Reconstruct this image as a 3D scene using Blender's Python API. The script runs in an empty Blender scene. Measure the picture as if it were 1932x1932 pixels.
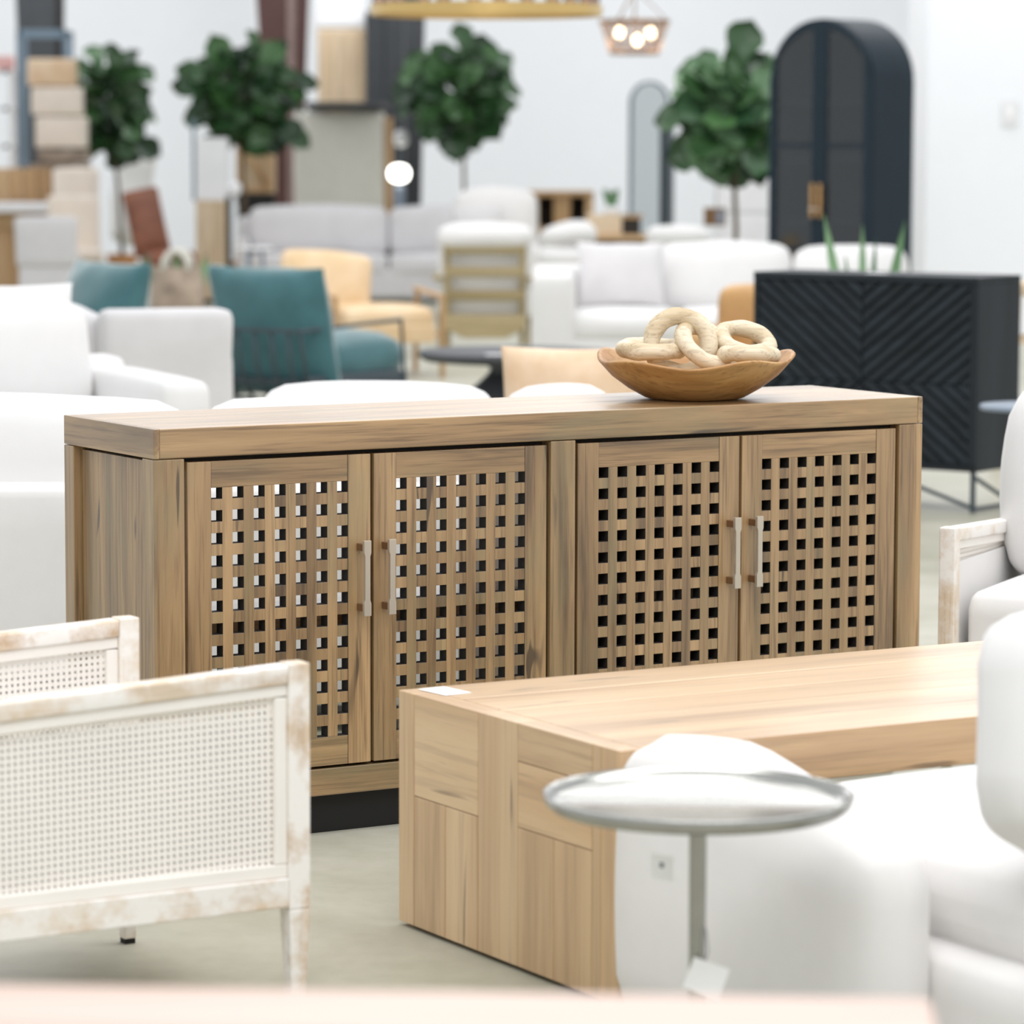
import bpy, math, random
from mathutils import Vector, Matrix, noise as mnoise
random.seed(7)
SC = bpy.context.scene
COL = SC.collection
PI = math.pi
# ------------------------------------------------------------------ camera
cd = bpy.data.cameras.new('camera')
cd.sensor_fit = 'HORIZONTAL'; cd.sensor_width = 24.0; cd.lens = 85.0
cd.clip_start = 0.1; cd.clip_end = 200
cd.dof.use_dof = True; cd.dof.focus_distance = 8.2; cd.dof.aperture_fstop = 2.6
cam = bpy.data.objects.new('camera', cd); COL.objects.link(cam)
cam.location = (0, 0, 1.5616)
cam.rotation_euler = (Matrix.Rotation(PI/2 - 0.1028, 3, 'X') @ Matrix.Rotation(0.003, 3, 'Z')).to_euler()
SC.camera = cam
# ------------------------------------------------------------------ light
SC.view_settings.view_transform = 'Standard'
SC.view_settings.look = 'None'
SC.view_settings.gamma = 1.0
SC.view_settings.use_curve_mapping = False
SC.view_settings.exposure = 0.18
w = bpy.data.worlds.new('bright_hall'); SC.world = w; w.use_nodes = True
w.node_tree.nodes['Background'].inputs['Color'].default_value = (0.95, 0.975, 1.0, 1)
w.node_tree.nodes['Background'].inputs['Strength'].default_value = 0.82
def area(name, loc, sx, sy, power, col=(1, .985, .985)):
    l = bpy.data.lights.new(name, 'AREA'); l.shape = 'RECTANGLE'; l.size = sx; l.size_y = sy
    l.energy = power; l.color = col
    o = bpy.data.objects.new(name, l); COL.objects.link(o); o.location = loc
    return o
for (x, y, p) in ((0.5, 2.2, 200), (1.6, 7.6, 170), (1.0, 12.5, 110), (2.0, 17.5, 140), (-2.0, 22.5, 160), (2.5, 28.0, 160)):
    area('ceiling_lamp_row', (x, y, 5.6), 5.0, 2.4, p)
for (x, y, p) in ((-6.0, 38.0, 170), (0.0, 38.0, 170), (6.0, 24.0, 85)):   # added fill lights that brighten the walls, no such fixtures known
    area('wall_fill', (x, y, 5.8), 5.0, 1.0, p, (.97, .985, 1)).rotation_euler = (math.radians(58), 0, 0)
# ------------------------------------------------------------------ materials
MATS = {}
def nodes(name):
    m = bpy.data.materials.new(name); m.use_nodes = True
    nt = m.node_tree; b = nt.nodes['Principled BSDF']
    MATS[name] = m
    return m, nt, b
def lin(c):
    return tuple(((v/12.92) if v <= .04045 else ((v+.055)/1.055)**2.4) for v in c)
def rgb(h):
    return lin(tuple(int(h[i:i+2], 16)/255 for i in (0, 2, 4))) + (1,)
def coords(nt, scale, rnd=0.0):
    tc = nt.nodes.new('ShaderNodeTexCoord'); mp = nt.nodes.new('ShaderNodeMapping')
    mp.inputs['Scale'].default_value = scale
    nt.links.new(tc.outputs['Object'], mp.inputs['Vector'])
    if rnd:
        oi = nt.nodes.new('ShaderNodeObjectInfo'); mu = nt.nodes.new('ShaderNodeVectorMath'); mu.operation = 'SCALE'
        co = nt.nodes.new('ShaderNodeCombineXYZ')
        for k in range(3): nt.links.new(oi.outputs['Random'], co.inputs[k])
        nt.links.new(co.outputs[0], mu.inputs[0]); mu.inputs['Scale'].default_value = rnd
        nt.links.new(mu.outputs[0], mp.inputs['Location'])
    return mp.outputs['Vector']
def noise(nt, vec, scale, detail=4, rough=.55, dist=0.0):
    n = nt.nodes.new('ShaderNodeTexNoise'); n.inputs['Scale'].default_value = scale
    n.inputs['Detail'].default_value = detail; n.inputs['Roughness'].default_value = rough
    n.inputs['Distortion'].default_value = dist
    nt.links.new(vec, n.inputs['Vector']); return n.outputs['Fac']
def ramp(nt, fac, stops):
    r = nt.nodes.new('ShaderNodeValToRGB'); e = r.color_ramp.elements
    while len(e) < len(stops): e.new(.5)
    for i, (p, c) in enumerate(stops): e[i].position = p; e[i].color = c
    nt.links.new(fac, r.inputs['Fac']); return r.outputs['Color']
def mixc(nt, fac, a, b, mode='MIX'):
    m = nt.nodes.new('ShaderNodeMix'); m.data_type = 'RGBA'; m.blend_type = mode
    if isinstance(fac, float): m.inputs['Factor'].default_value = fac
    else: nt.links.new(fac, m.inputs['Factor'])
    for s, v in ((m.inputs['A'], a), (m.inputs['B'], b)):
        if isinstance(v, tuple): s.default_value = v
        else: nt.links.new(v, s)
    return m.outputs['Result']
def bump(nt, b, fac, strength, dist=.002):
    bm = nt.nodes.new('ShaderNodeBump'); bm.inputs['Strength'].default_value = strength
    bm.inputs['Distance'].default_value = dist
    nt.links.new(fac, bm.inputs['Height']); nt.links.new(bm.outputs['Normal'], b.inputs['Normal'])
def wood(name, axis, light, mid, dark, tone=.25, rough=.5, grain=1.0, white=None, spec=.5, knots=0.0, patch=None, coat=0.0, streaky=.5):
    m, nt, b = nodes(name)
    s = [16.0*grain]*3; s['xyz'.index(axis)] = 1.1*grain
    v = coords(nt, tuple(s), 9.0)
    big = noise(nt, v, .55, 5, .6, .6)
    s2 = [60.0*grain]*3; s2['xyz'.index(axis)] = 1.6*grain
    v2 = coords(nt, tuple(s2), 23.0)
    fine = noise(nt, v2, 1.6, 3, .7, .25)
    c = ramp(nt, big, [(.30, rgb(dark)), (.47, rgb(mid)), (.68, rgb(light))])
    streak = ramp(nt, fine, [(.34, (.42, .37, .33, 1)), (.50, (1, 1, 1, 1))])
    c = mixc(nt, streaky, c, streak, 'MULTIPLY')
    if white:
        vw = coords(nt, (9.0, 9.0, 9.0), 5.0)
        wf = ramp(nt, noise(nt, vw, .9, 5, .65), [(.38, (0, 0, 0, 1)), (.55, (1, 1, 1, 1))])
        c = mixc(nt, wf, c, rgb(white))
    if patch:
        vp = coords(nt, tuple(4.0 if a != axis else 1.5 for a in 'xyz'), 13.0)
        pf = ramp(nt, noise(nt, vp, 1.3, 5, .65, .3), [(.50, (0, 0, 0, 1)), (.72, (.6, .6, .6, 1))])
        c = mixc(nt, pf, c, rgb(patch))
    if knots:
        crack = tuple(x*.55 for x in rgb(dark)[:3])+(1,)
        vk = coords(nt, tuple(15.0 if a != axis else 1.6 for a in 'xyz'), 31.0)
        kf = ramp(nt, noise(nt, vk, 1.6, 2, .5, .5), [(.665 if knots > .9 else .70, (0, 0, 0, 1)), (.74, (.9, .9, .9, 1))])
        c = mixc(nt, kf, c, crack)
    oi = nt.nodes.new('ShaderNodeObjectInfo')
    tv = ramp(nt, oi.outputs['Random'], [(0, (1-tone, 1-tone, 1-tone*1.1, 1)), (1, (1, 1, 1, 1))])
    c = mixc(nt, 1.0, c, tv, 'MULTIPLY')
    nt.links.new(c, b.inputs['Base Color'])
    b.inputs['Roughness'].default_value = rough; b.inputs['Specular IOR Level'].default_value = spec
    b.inputs['Coat Weight'].default_value = coat; b.inputs['Coat Roughness'].default_value = .32; b.inputs['Coat IOR'].default_value = 1.65
    bump(nt, b, fine, .35, .0015)
    return m
def fabric(name, col, var=.06, rough=.9, weave=900.0, b_str=.25, lump=.0):
    m, nt, b = nodes(name)
    c0 = rgb(col); d = tuple(max(0, x*(1-var*2)) for x in c0[:3]) + (1,)
    v = coords(nt, (1, 1, 1), 3.0)
    c = ramp(nt, noise(nt, v, 6.0, 5, .6), [(.35, d), (.65, c0)])
    nt.links.new(c, b.inputs['Base Color']); b.inputs['Roughness'].default_value = rough
    b.inputs['Specular IOR Level'].default_value = .2
    b.inputs['Sheen Weight'].default_value = .15
    bump(nt, b, noise(nt, v, weave*.15, 3, .6), b_str, .001)
    return m
def leather(name, col, dark, rough=.42):
    m, nt, b = nodes(name)
    v = coords(nt, (1, 1, 1), 3.0)
    c = ramp(nt, noise(nt, v, 4.0, 6, .65), [(.35, rgb(dark)), (.62, rgb(col))])
    nt.links.new(c, b.inputs['Base Color']); b.inputs['Roughness'].default_value = rough
    bump(nt, b, noise(nt, v, 60.0, 4, .6), .3, .002)
    return m
def plain(name, col, rough=.5, metal=0.0, var=.08, spec=.5):
    m, nt, b = nodes(name)
    c0 = rgb(col); d = tuple(x*(1-var) for x in c0[:3]) + (1,)
    v = coords(nt, (1, 1, 1), 2.0)
    c = ramp(nt, noise(nt, v, 5.0, 4), [(.3, d), (.7, c0)])
    nt.links.new(c, b.inputs['Base Color'])
    b.inputs['Roughness'].default_value = rough; b.inputs['Metallic'].default_value = metal
    b.inputs['Specular IOR Level'].default_value = spec
    return m
def glow(name, col, strength):
    m, nt, b = nodes(name)
    b.inputs['Base Color'].default_value = rgb(col)
    b.inputs['Emission Color'].default_value = rgb(col); b.inputs['Emission Strength'].default_value = strength
    return m
def glass(name, tint, gloss=.25):
    m = bpy.data.materials.new(name); m.use_nodes = True; MATS[name] = m
    nt = m.node_tree; nt.nodes.clear()
    o = nt.nodes.new('ShaderNodeOutputMaterial'); mx = nt.nodes.new('ShaderNodeMixShader')
    t = nt.nodes.new('ShaderNodeBsdfTransparent'); g = nt.nodes.new('ShaderNodeBsdfGlossy')
    t.inputs['Color'].default_value = rgb(tint); g.inputs['Roughness'].default_value = .03
    fr = nt.nodes.new('ShaderNodeFresnel'); fr.inputs['IOR'].default_value = 1.38
    ad = nt.nodes.new('ShaderNodeMath'); ad.operation = 'ADD'; ad.inputs[1].default_value = gloss; ad.use_clamp = True
    nt.links.new(fr.outputs[0], ad.inputs[0]); nt.links.new(ad.outputs[0], mx.inputs['Fac'])
    nt.links.new(t.outputs[0], mx.inputs[1]); nt.links.new(g.outputs[0], mx.inputs[2])
    nt.links.new(mx.outputs[0], o.inputs['Surface']); return m
for ax in 'xyz':
    wood('sb_'+ax, ax, 'c4a072', '9f7e54', '60482d', .18, .5, 1.0, patch='897f5b', coat=1.0, streaky=.8, knots=.5)
    wood('oak_'+ax, ax, 'dcbc90', 'cfaa7c', 'ad875a', .13, .5, .8, knots=1.0, coat=1.0, streaky=.32)
    wood('washed_'+ax, ax, 'ebddcb', 'e0ccb4', 'cbb094', .06, .7, 1.2, white='f5f1ec', streaky=.3)
    wood('tan_'+ax, ax, 'd6b58c', 'c39d70', '9c7a52', .2, .5, .7)
    wood('pale_'+ax, ax, 'e6d3ba', 'dac3a4', 'c4a682', .12, .55, .7)
    wood('blackwood_'+ax, ax, '242e36', '1d252c', '12181c', .12, .5, 1.0, spec=.3)
wood('blush_x', 'x', 'cfbab0', 'c7b0a4', 'b59788', .06, .6, .6, streaky=.15)
wood('bowl_wood', 'x', 'c39a62', 'a5763e', '6f4a25', .0, .45, 1.0)
wood('chain_wood', 'x', 'ebe0ca', 'dfd0b5', 'bfa985', .10, .7, 1.6)
wood('slat_wood', 'x', 'bfae88', 'ab9a72', '8c7b55', .1, .6, .8)
fabric('white_linen', 'e8e6e4', .02)
fabric('soft_white', 'e4e3e2', .015)
fabric('grey_linen', 'dbd9da', .03)
fabric('oat_linen', 'efe2d4', .03)
fabric('crate_linen', 'd9d7ce', .03)
fabric('cream_canvas', 'f2eee6', .03)
fabric('teal_velvet', '4b777d', .10, .5)
MATS['teal_velvet'].node_tree.nodes['Principled BSDF'].inputs['Sheen Weight'].default_value = 1.0
MATS['teal_velvet'].node_tree.nodes['Principled BSDF'].inputs['Sheen Roughness'].default_value = .35
fabric('basket_weave', 'b8a695', .25, .9, 200.0, .8)
fabric('slate_fabric', '8b909b', .08)
leather('tan_leather', 'e2c8a4', 'd8b88c')
leather('cognac_leather', 'c79d66', 'ad8350')
leather('pale_leather', 'ead0b2', 'debb96')
leather('brown_leather', '8a5238', '6b3a22')
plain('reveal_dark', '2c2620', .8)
plain('matte_black', '141312', .75)  # black of feet, glides, lamp stand and column edge
plain('plinth_black', '0d0d0e', .6)
plain('champagne', 'cfc4b4', .38, .55)
plain('pewter', 'b0b0ab', .22, .95, .25)
plain('iron_grey', '4a555c', .5, .4)
plain('blue_steel', '6d7e8c', .5, .3)
plain('maroon_steel', '4e2e29', .5, .1, .2)
plain('maroon_edge', '85706c', .5, .1, .2)
plain('charcoal', '3a3d41', .5, .1, .2)
plain('navy_cabinet', '1d2b35', .5, 0, .1, .2)
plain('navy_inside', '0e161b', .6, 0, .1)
plain('black_table', '44474c', .42, 0, .15)
plain('slate_top', '7f8c9c', .4)
plain('brass', 'd8b878', .3, .8)
plain('bronze', '8a6a4c', .4, .6)
plain('white_paint', 'ebebed', .5)
plain('card', 'fbfbfb', .6, 0, .01)
plain('ink', '70747c', .7)
plain('cane', 'f6f1ea', .75, 0, .06)
plain('clay', 'b8814a', .7, 0, .25)
plain('bark', '6b5a48', .85, 0, .3)
plain('pink', 'e9b8b4', .7)
plain('candle_white', 'f4efe4', .5)
glow('lamp_glow', 'fffdf5', 6.0)
glow('bulb_glow', 'ffe2b8', 9.0)
glass('cabinet_glass', 'dfe8ec', .012)
glass('bead_glass', 'f2d9c6', .15)
plain('mirror', 'eef3f4', .04, 1.0, .01)
def leafmat(name, a, b_):
    m, nt, b = nodes(name)
    oi = nt.nodes.new('ShaderNodeObjectInfo')
    c = ramp(nt, oi.outputs['Random'], [(0, rgb(a)), (1, rgb(b_))])
    v = coords(nt, (1, 1, 1), 3.0)
    c = mixc(nt, .5, c, ramp(nt, noise(nt, v, 14, 3), [(.3, (.6, .65, .6, 1)), (.7, (1, 1, 1, 1))]), 'MULTIPLY')
    nt.links.new(c, b.inputs['Base Color']); b.inputs['Roughness'].default_value = .34
    return m
leafmat('fig_leaf', '1f3d22', '4b7442')
leafmat('fig_leaf_lit', '35593a', '7da078')  # same species, colour lightened for the tree nearer the light
leafmat('snake_leaf', '4a7a4c', '8fb58a')
def concrete():
    m, nt, b = nodes('concrete')
    v = coords(nt, (1, 1, 1))
    c = ramp(nt, noise(nt, v, .9, 8, .65, .4), [(.3, rgb('a09f8c')), (.5, rgb('b2b09f')), (.7, rgb('c2c0b2'))])
    f = noise(nt, v, 14, 6, .7)
    c = mixc(nt, .3, c, ramp(nt, f, [(.35, (.72, .72, .7, 1)), (.6, (1, 1, 1, 1))]), 'MULTIPLY')
    nt.links.new(c, b.inputs['Base Color']); b.inputs['Roughness'].default_value = .42
    bump(nt, b, f, .08, .003)
concrete()
plain('wall_white', 'f3f5f9', .8, 0, .015)
# ------------------------------------------------------------------ mesh building
class MB:
    def __init__(s): s.v = []; s.f = []; s.mi = []; s.cur = 0
    def add(s, vs, fs, R=None):
        o = len(s.v)
        for p in vs:
            p = Vector(p)
            s.v.append(tuple(R @ p) if R is not None else tuple(p))
        for f in fs: s.f.append(tuple(o+i for i in f)); s.mi.append(s.cur)
        return s
    def box(s, c, d, R=None, taper=None):
        x, y, z = (k/2 for k in d); t = taper or 1.0
        vs = []
        for sz in (-1, 1):
            k = t if sz < 0 else 1.0
            for sx, sy in ((-1, -1), (1, -1), (1, 1), (-1, 1)):
                vs.append((sx*x*k, sy*y*k, sz*z))
        T = Matrix.Translation(c) @ (R.to_4x4() if R is not None else Matrix.Identity(4))
        return s.add(vs, [(3, 2, 1, 0), (4, 5, 6, 7), (0, 1, 5, 4), (1, 2, 6, 5), (2, 3, 7, 6), (3, 0, 4, 7)], T)
    def b2(s, a, b):   # box from min corner to max corner
        return s.box([(a[i]+b[i])/2 for i in range(3)], [b[i]-a[i] for i in range(3)])
    def bar(s, p, q, w, d=None, up=(0, 0, 1)):
        p = Vector(p); q = Vector(q); z = (q-p); L = z.length; z.normalize()
        u = Vector(up)
        if abs(u.dot(z)) > .98: u = Vector((0, 1, 0))
        x = u.cross(z).normalized(); y = z.cross(x)
        R = Matrix((x, y, z)).transposed()
        return s.box((p+q)/2, (w, d or w, L), R)
    def tube(s, pts, r, seg=10, closed=False, caps=True):
        pts = [Vector(p) for p in pts]; n = len(pts); o = len(s.v)
        rs = r if isinstance(r, (list, tuple)) else [r]*n
        prev = None; vs = []; fs = []
        for i, p in enumerate(pts):
            a = pts[(i-1) % n] if (closed or i > 0) else p
            b = pts[(i+1) % n] if (closed or i < n-1) else p
            t = (b-a).normalized()
            if prev is None:
                u = Vector((0, 0, 1)) if abs(t.z) < .9 else Vector((1, 0, 0))
                x = u.cross(t).normalized()
            else:
                x = (prev - t*prev.dot(t)).normalized()
            prev = x; y = t.cross(x)
            for k in range(seg):
                an = 2*PI*k/seg
                vs.append(p + (x*math.cos(an) + y*math.sin(an))*rs[i])
        m = n if closed else n-1
        for i in range(m):
            j = (i+1) % n
            for k in range(seg):
                l = (k+1) % seg
                fs.append((i*seg+k, i*seg+l, j*seg+l, j*seg+k))
        if not closed and caps:
            fs.append(tuple(reversed(range(seg)))); fs.append(tuple((n-1)*seg+k for k in range(seg)))
        return s.add(vs, fs)
    def lathe(s, prof, seg=32, c=(0, 0, 0), wob=None):
        vs = []; fs = []; n = len(prof)
        for k in range(seg):
            a = 2*PI*k/seg
            for i, (r, z) in enumerate(prof):
                dr, dz = wob(a, r, z) if wob else (1.0, 0.0)
                vs.append((c[0]+r*dr*math.cos(a), c[1]+r*dr*math.sin(a), c[2]+z+dz))
        for k in range(seg):
            l = (k+1) % seg
            for i in range(n-1):
                fs.append((k*n+i, l*n+i, l*n+i+1, k*n+i+1))
        return s.add(vs, fs)
    def prism(s, poly, a, b, axis='y'):   # poly in the two other axes, extruded along axis from a to b
        n = len(poly); vs = []
        for e in (a, b):
            for (p, q) in poly:
                vs.append({'y': (p, e, q), 'x': (e, p, q), 'z': (p, q, e)}[axis])
        fs = [tuple(range(n)), tuple(reversed(range(n, 2*n)))]
        for i in range(n):
            j = (i+1) % n; fs.append((i, i+n, j+n, j))
        return s.add(vs, fs)
    def soft(s, c, d, r=.04, puff=(0, 0, 0), R=None, wob=0.0, seed=0, mid=5):
        h = [k/2 for k in d]; r = min(r, min(h)*.999)
        def ax(hh):
            inner = hh-r; L = [-hh, -hh+.1*r, -hh+.35*r, -hh+r]
            L += [-inner + 2*inner*i/(mid+1) for i in range(1, mid+1)]
            L += [hh-r, hh-.35*r, hh-.1*r, hh]; return L
        A = [ax(k) for k in h]; idx = {}; vs = []; fs = []
        def V(i, j, k):
            key = (i, j, k)
            if key not in idx:
                p = Vector((A[0][i], A[1][j], A[2][k]))
                q = Vector([max(-h[t]+r, min(h[t]-r, p[t])) for t in range(3)])
                e = p-q
                if e.length > 1e-9: p = q + e.normalized()*r
                n = [p[t]/h[t] for t in range(3)]
                for t in range(3):
                    o1, o2 = [u for u in range(3) if u != t]
                    p[t] += puff[t]*n[t]*max(0, 1-n[o1]**2)*max(0, 1-n[o2]**2)
                if wob:
                    nv = mnoise.noise_vector(Vector((p.x*3.1+seed*7.3, p.y*3.1, p.z*3.1)))
                    p += nv*wob
                idx[key] = len(vs); vs.append(p)
            return idx[key]
        n = len(A[0])-1
        for a_ in range(n):
            for b_ in range(n):
                fs.append((V(a_, b_, 0), V(a_, b_+1, 0), V(a_+1, b_+1, 0), V(a_+1, b_, 0)))
                fs.append((V(a_, b_, n), V(a_+1, b_, n), V(a_+1, b_+1, n), V(a_, b_+1, n)))
                fs.append((V(a_, 0, b_), V(a_+1, 0, b_), V(a_+1, 0, b_+1), V(a_, 0, b_+1)))
                fs.append((V(a_, n, b_), V(a_, n, b_+1), V(a_+1, n, b_+1), V(a_+1, n, b_)))
                fs.append((V(0, a_, b_), V(0, a_, b_+1), V(0, a_+1, b_+1), V(0, a_+1, b_)))
                fs.append((V(n, a_, b_), V(n, a_+1, b_), V(n, a_+1, b_+1), V(n, a_, b_+1)))
        T = Matrix.Translation(c) @ (R.to_4x4() if R is not None else Matrix.Identity(4))
        return s.add(vs, fs, T)
    def pillow(s, c, w_, h_, t_, R=None, seed=0, n=14, pinch=.07, wob=.012):
        # knife edge pillow in the xz plane, thickness along y
        vs = []; fs = []
        for side in (-1, 1):
            o = len(vs)
            for i in range(n+1):
                for j in range(n+1):
                    u = math.sin((i/n-.5)*PI); v = math.sin((j/n-.5)*PI)
                    x = w_/2*u*(1-pinch*(1-v*v)); z = h_/2*v*(1-pinch*(1-u*u))
                    th = t_/2*(max(0, (1-u*u))*max(0, (1-v*v)))**.42
                    p = Vector((x, side*th, z))
                    if th > 0: p += mnoise.noise_vector(Vector((x*7+seed*3.7, side*2, z*7)))*wob
                    vs.append(p)
            for i in range(n):
                for j in range(n):
                    a = o+i*(n+1)+j
                    q = (a, a+n+1, a+n+2, a+1)
                    fs.append(q if side < 0 else tuple(reversed(q)))
        T = Matrix.Translation(c) @ (R.to_4x4() if R is not None else Matrix.Identity(4))
        return s.add(vs, fs, T)
    def mesh(s, name, smooth=False):
        me = bpy.data.meshes.new(name); me.from_pydata(s.v, [], s.f)
        if max(s.mi or [0]) > 0: me.polygons.foreach_set('material_index', s.mi)
        me.validate()
        me.polygons.foreach_set('use_smooth', [smooth]*len(me.polygons))
        me.update(); return me
def RX(a): return Matrix.Rotation(a, 3, 'X')
def RY(a): return Matrix.Rotation(a, 3, 'Y')
def RZ(a): return Matrix.Rotation(a, 3, 'Z')
def part(name, mb, mat, parent=None, smooth=False, bevel=0.0, seg=2, weld=False):
    o = bpy.data.objects.new(name, mb.mesh(name, smooth) if isinstance(mb, MB) else mb)
    COL.objects.link(o)
    if isinstance(mb, MB):
        for k in (mat if isinstance(mat, (list, tuple)) else [mat]): o.data.materials.append(MATS[k])
    if parent is not None: o.parent = parent
    if weld:
        wm = o.modifiers.new('weld', 'WELD'); wm.merge_threshold = .0004
    if bevel:
        bm = o.modifiers.new('bevel', 'BEVEL'); bm.width = bevel; bm.segments = seg; bm.limit_method = 'ANGLE'
        bm.angle_limit = .6
        if seg > 2:
            o.data.polygons.foreach_set('use_smooth', [True]*len(o.data.polygons))
    return o
def tag(o, label, cat, group=None):
    o['label'] = label; o['category'] = cat
    if group: o['group'] = group
    return o
def thing(name, label, cat, loc=(0, 0, 0), rz=0.0, group=None):
    o = bpy.data.objects.new(name, None); o.empty_display_size = .1
    COL.objects.link(o); o.location = loc; o.rotation_euler = (0, 0, rz)
    return tag(o, label, cat, group)
def solo(name, mb, mat, label, cat, loc=(0, 0, 0), rz=0.0, group=None, **kw):
    o = part(name, mb, mat, None, **kw); o.location = loc; o.rotation_euler = (0, 0, rz)
    return tag(o, label, cat, group)
def struct(name, mb, mat, parent=None):
    o = part(name, mb, mat, parent)
    if parent is None: o['kind'] = 'structure'
    return o
# ------------------------------------------------------------------ the hall
struct('floor', MB().b2((-14, -3, -.1), (14, 47, 0)), 'concrete')
struct('wall_back', MB().b2((-14, 46, 0), (14, 46.3, 6)), 'wall_white')
struct('wall_right', MB().b2((3.177, 28, 0), (13.9, 29.45, 6)), 'wall_white')
# ------------------------------------------------------------------ sideboard with lattice doors
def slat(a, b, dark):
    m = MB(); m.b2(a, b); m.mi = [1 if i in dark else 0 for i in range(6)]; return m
SBX, SBY, SBR = -.7757, 7.8231, .5447
sb = thing('sideboard', 'long weathered brown wood sideboard with four square-lattice doors', 'sideboard', (SBX, SBY, 0), SBR)
L_, D_, H_ = 2.088, .4725, .9316
zt, zb, zd0, zd1 = .8645, .0898, .157, .856
for k in range(4):
    y0 = k*D_/4
    part('top_plank', MB().b2((.014, y0+.0004, zt+.0015), (L_-.014, y0+D_/4-.0004, H_)), 'sb_x', sb, bevel=.0025)
for x0, x1 in ((0, .0138), (L_-.0138, L_)):
    part('top_end_rail', MB().b2((x0, 0, zt+.0015), (x1, D_, H_)), 'sb_y', sb, bevel=.002)
for x0, x1 in ((0, .073), (1.012, 1.079), (2.018, L_)):
    part('front_post', MB().b2((x0, 0, zb), (x1, .06, zt)), 'sb_z', sb, bevel=.002)
for x0, x1 in ((0, .05), (L_-.05, L_)):
    part('rear_post', MB().b2((x0, D_-.05, zb), (x1, D_, zt)), 'sb_z', sb, bevel=.002)
for x0, s in ((.020, 1), (L_-.040, -1)):
    for k in range(3):
        w_ = (D_-.122)/3; y0 = .066 + k*w_
        part('side_panel_board', MB().b2((x0, y0+.0003, zb), (x0+.02, y0+w_-.0003, zt-.008)), 'sb_z', sb)
    part('side_groove_shade', MB().b2((x0+.021, .05, zb), (x0+.026, D_-.04, zt-.001)), 'reveal_dark', sb)  # dark sheet behind the boards, its colour stands for groove shade
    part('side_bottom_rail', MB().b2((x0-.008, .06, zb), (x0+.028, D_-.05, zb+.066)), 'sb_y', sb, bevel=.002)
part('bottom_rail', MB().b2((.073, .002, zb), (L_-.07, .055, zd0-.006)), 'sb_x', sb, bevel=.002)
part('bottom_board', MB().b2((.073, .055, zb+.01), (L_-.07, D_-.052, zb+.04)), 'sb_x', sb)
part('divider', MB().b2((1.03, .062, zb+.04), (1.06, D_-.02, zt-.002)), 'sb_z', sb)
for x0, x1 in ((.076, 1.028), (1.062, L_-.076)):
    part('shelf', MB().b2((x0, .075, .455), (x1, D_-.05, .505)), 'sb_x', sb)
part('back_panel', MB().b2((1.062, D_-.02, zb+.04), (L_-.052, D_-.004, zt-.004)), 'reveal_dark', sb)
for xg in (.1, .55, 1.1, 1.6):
    part('door_gap_shade', MB().b2((xg+.42, .0385, zd0-.004), (xg+.47, .046, zt-.03)), 'reveal_dark', sb)  # added dark strip, its colour stands for shade in the door gap
part('sill_gap_shade', MB().b2((.075, .04, zd0-.03), (L_-.072, .056, zd0+.02)), 'reveal_dark', sb)  # added dark strip against light leaking under the doors
part('header_gap_shade', MB().b2((.075, .04, zt-.03), (L_-.072, .06, zt+.001)), 'reveal_dark', sb)  # added dark rail against light leaking above the doors
part('plinth', MB().b2((.05, .035, 0), (L_-.05, D_-.03, zb)), 'plinth_black', sb)
HW, HH, PH, PV, TH = .0268, .0248, .0522, .05, .032
def door(x0, x1, hx):
    d = bpy.data.objects.new('door', None); COL.objects.link(d); d.parent = sb; d.empty_display_size = .05
    cx = (x0+x1)/2; c0 = cx-3*PH
    z1 = .785; zl = z1-11*PV
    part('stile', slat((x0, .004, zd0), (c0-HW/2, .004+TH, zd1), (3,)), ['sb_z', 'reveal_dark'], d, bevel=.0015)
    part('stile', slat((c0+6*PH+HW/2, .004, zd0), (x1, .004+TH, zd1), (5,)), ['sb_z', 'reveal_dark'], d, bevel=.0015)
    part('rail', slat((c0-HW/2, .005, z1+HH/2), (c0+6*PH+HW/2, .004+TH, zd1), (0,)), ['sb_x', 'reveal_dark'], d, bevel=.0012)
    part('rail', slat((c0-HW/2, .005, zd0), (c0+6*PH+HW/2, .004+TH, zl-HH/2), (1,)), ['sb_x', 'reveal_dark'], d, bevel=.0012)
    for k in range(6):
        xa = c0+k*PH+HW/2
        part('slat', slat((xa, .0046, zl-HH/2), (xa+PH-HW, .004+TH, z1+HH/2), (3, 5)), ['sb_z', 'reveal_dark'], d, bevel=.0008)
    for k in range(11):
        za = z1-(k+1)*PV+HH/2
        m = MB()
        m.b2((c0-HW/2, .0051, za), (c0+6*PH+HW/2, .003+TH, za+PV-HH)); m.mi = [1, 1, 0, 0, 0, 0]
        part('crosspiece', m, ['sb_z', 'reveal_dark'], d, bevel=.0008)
    for za in (.512, .648):
        part('handle_post', MB().b2((hx-.006, -.028, za-.008), (hx+.006, .004, za+.008)), 'bronze', d, bevel=.001)
    poly = [(-.009, .495), (.009, .495), (.009, .523), (.0065, .531), (.0065, .629), (.009, .637), (.009, .665), (-.009, .665), (-.009, .637), (-.0065, .629), (-.0065, .531), (-.009, .523)]
    part('handle', MB().prism([(hx+p, q) for p, q in poly], -.038, -.028, 'y'), 'champagne', d, bevel=.001)
door(.082, .538, .538-.030)
door(.546, 1.003, .546+.026)
door(1.088, 1.544, 1.544-.030)
door(1.552, 2.009, 1.552+.026)
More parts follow.
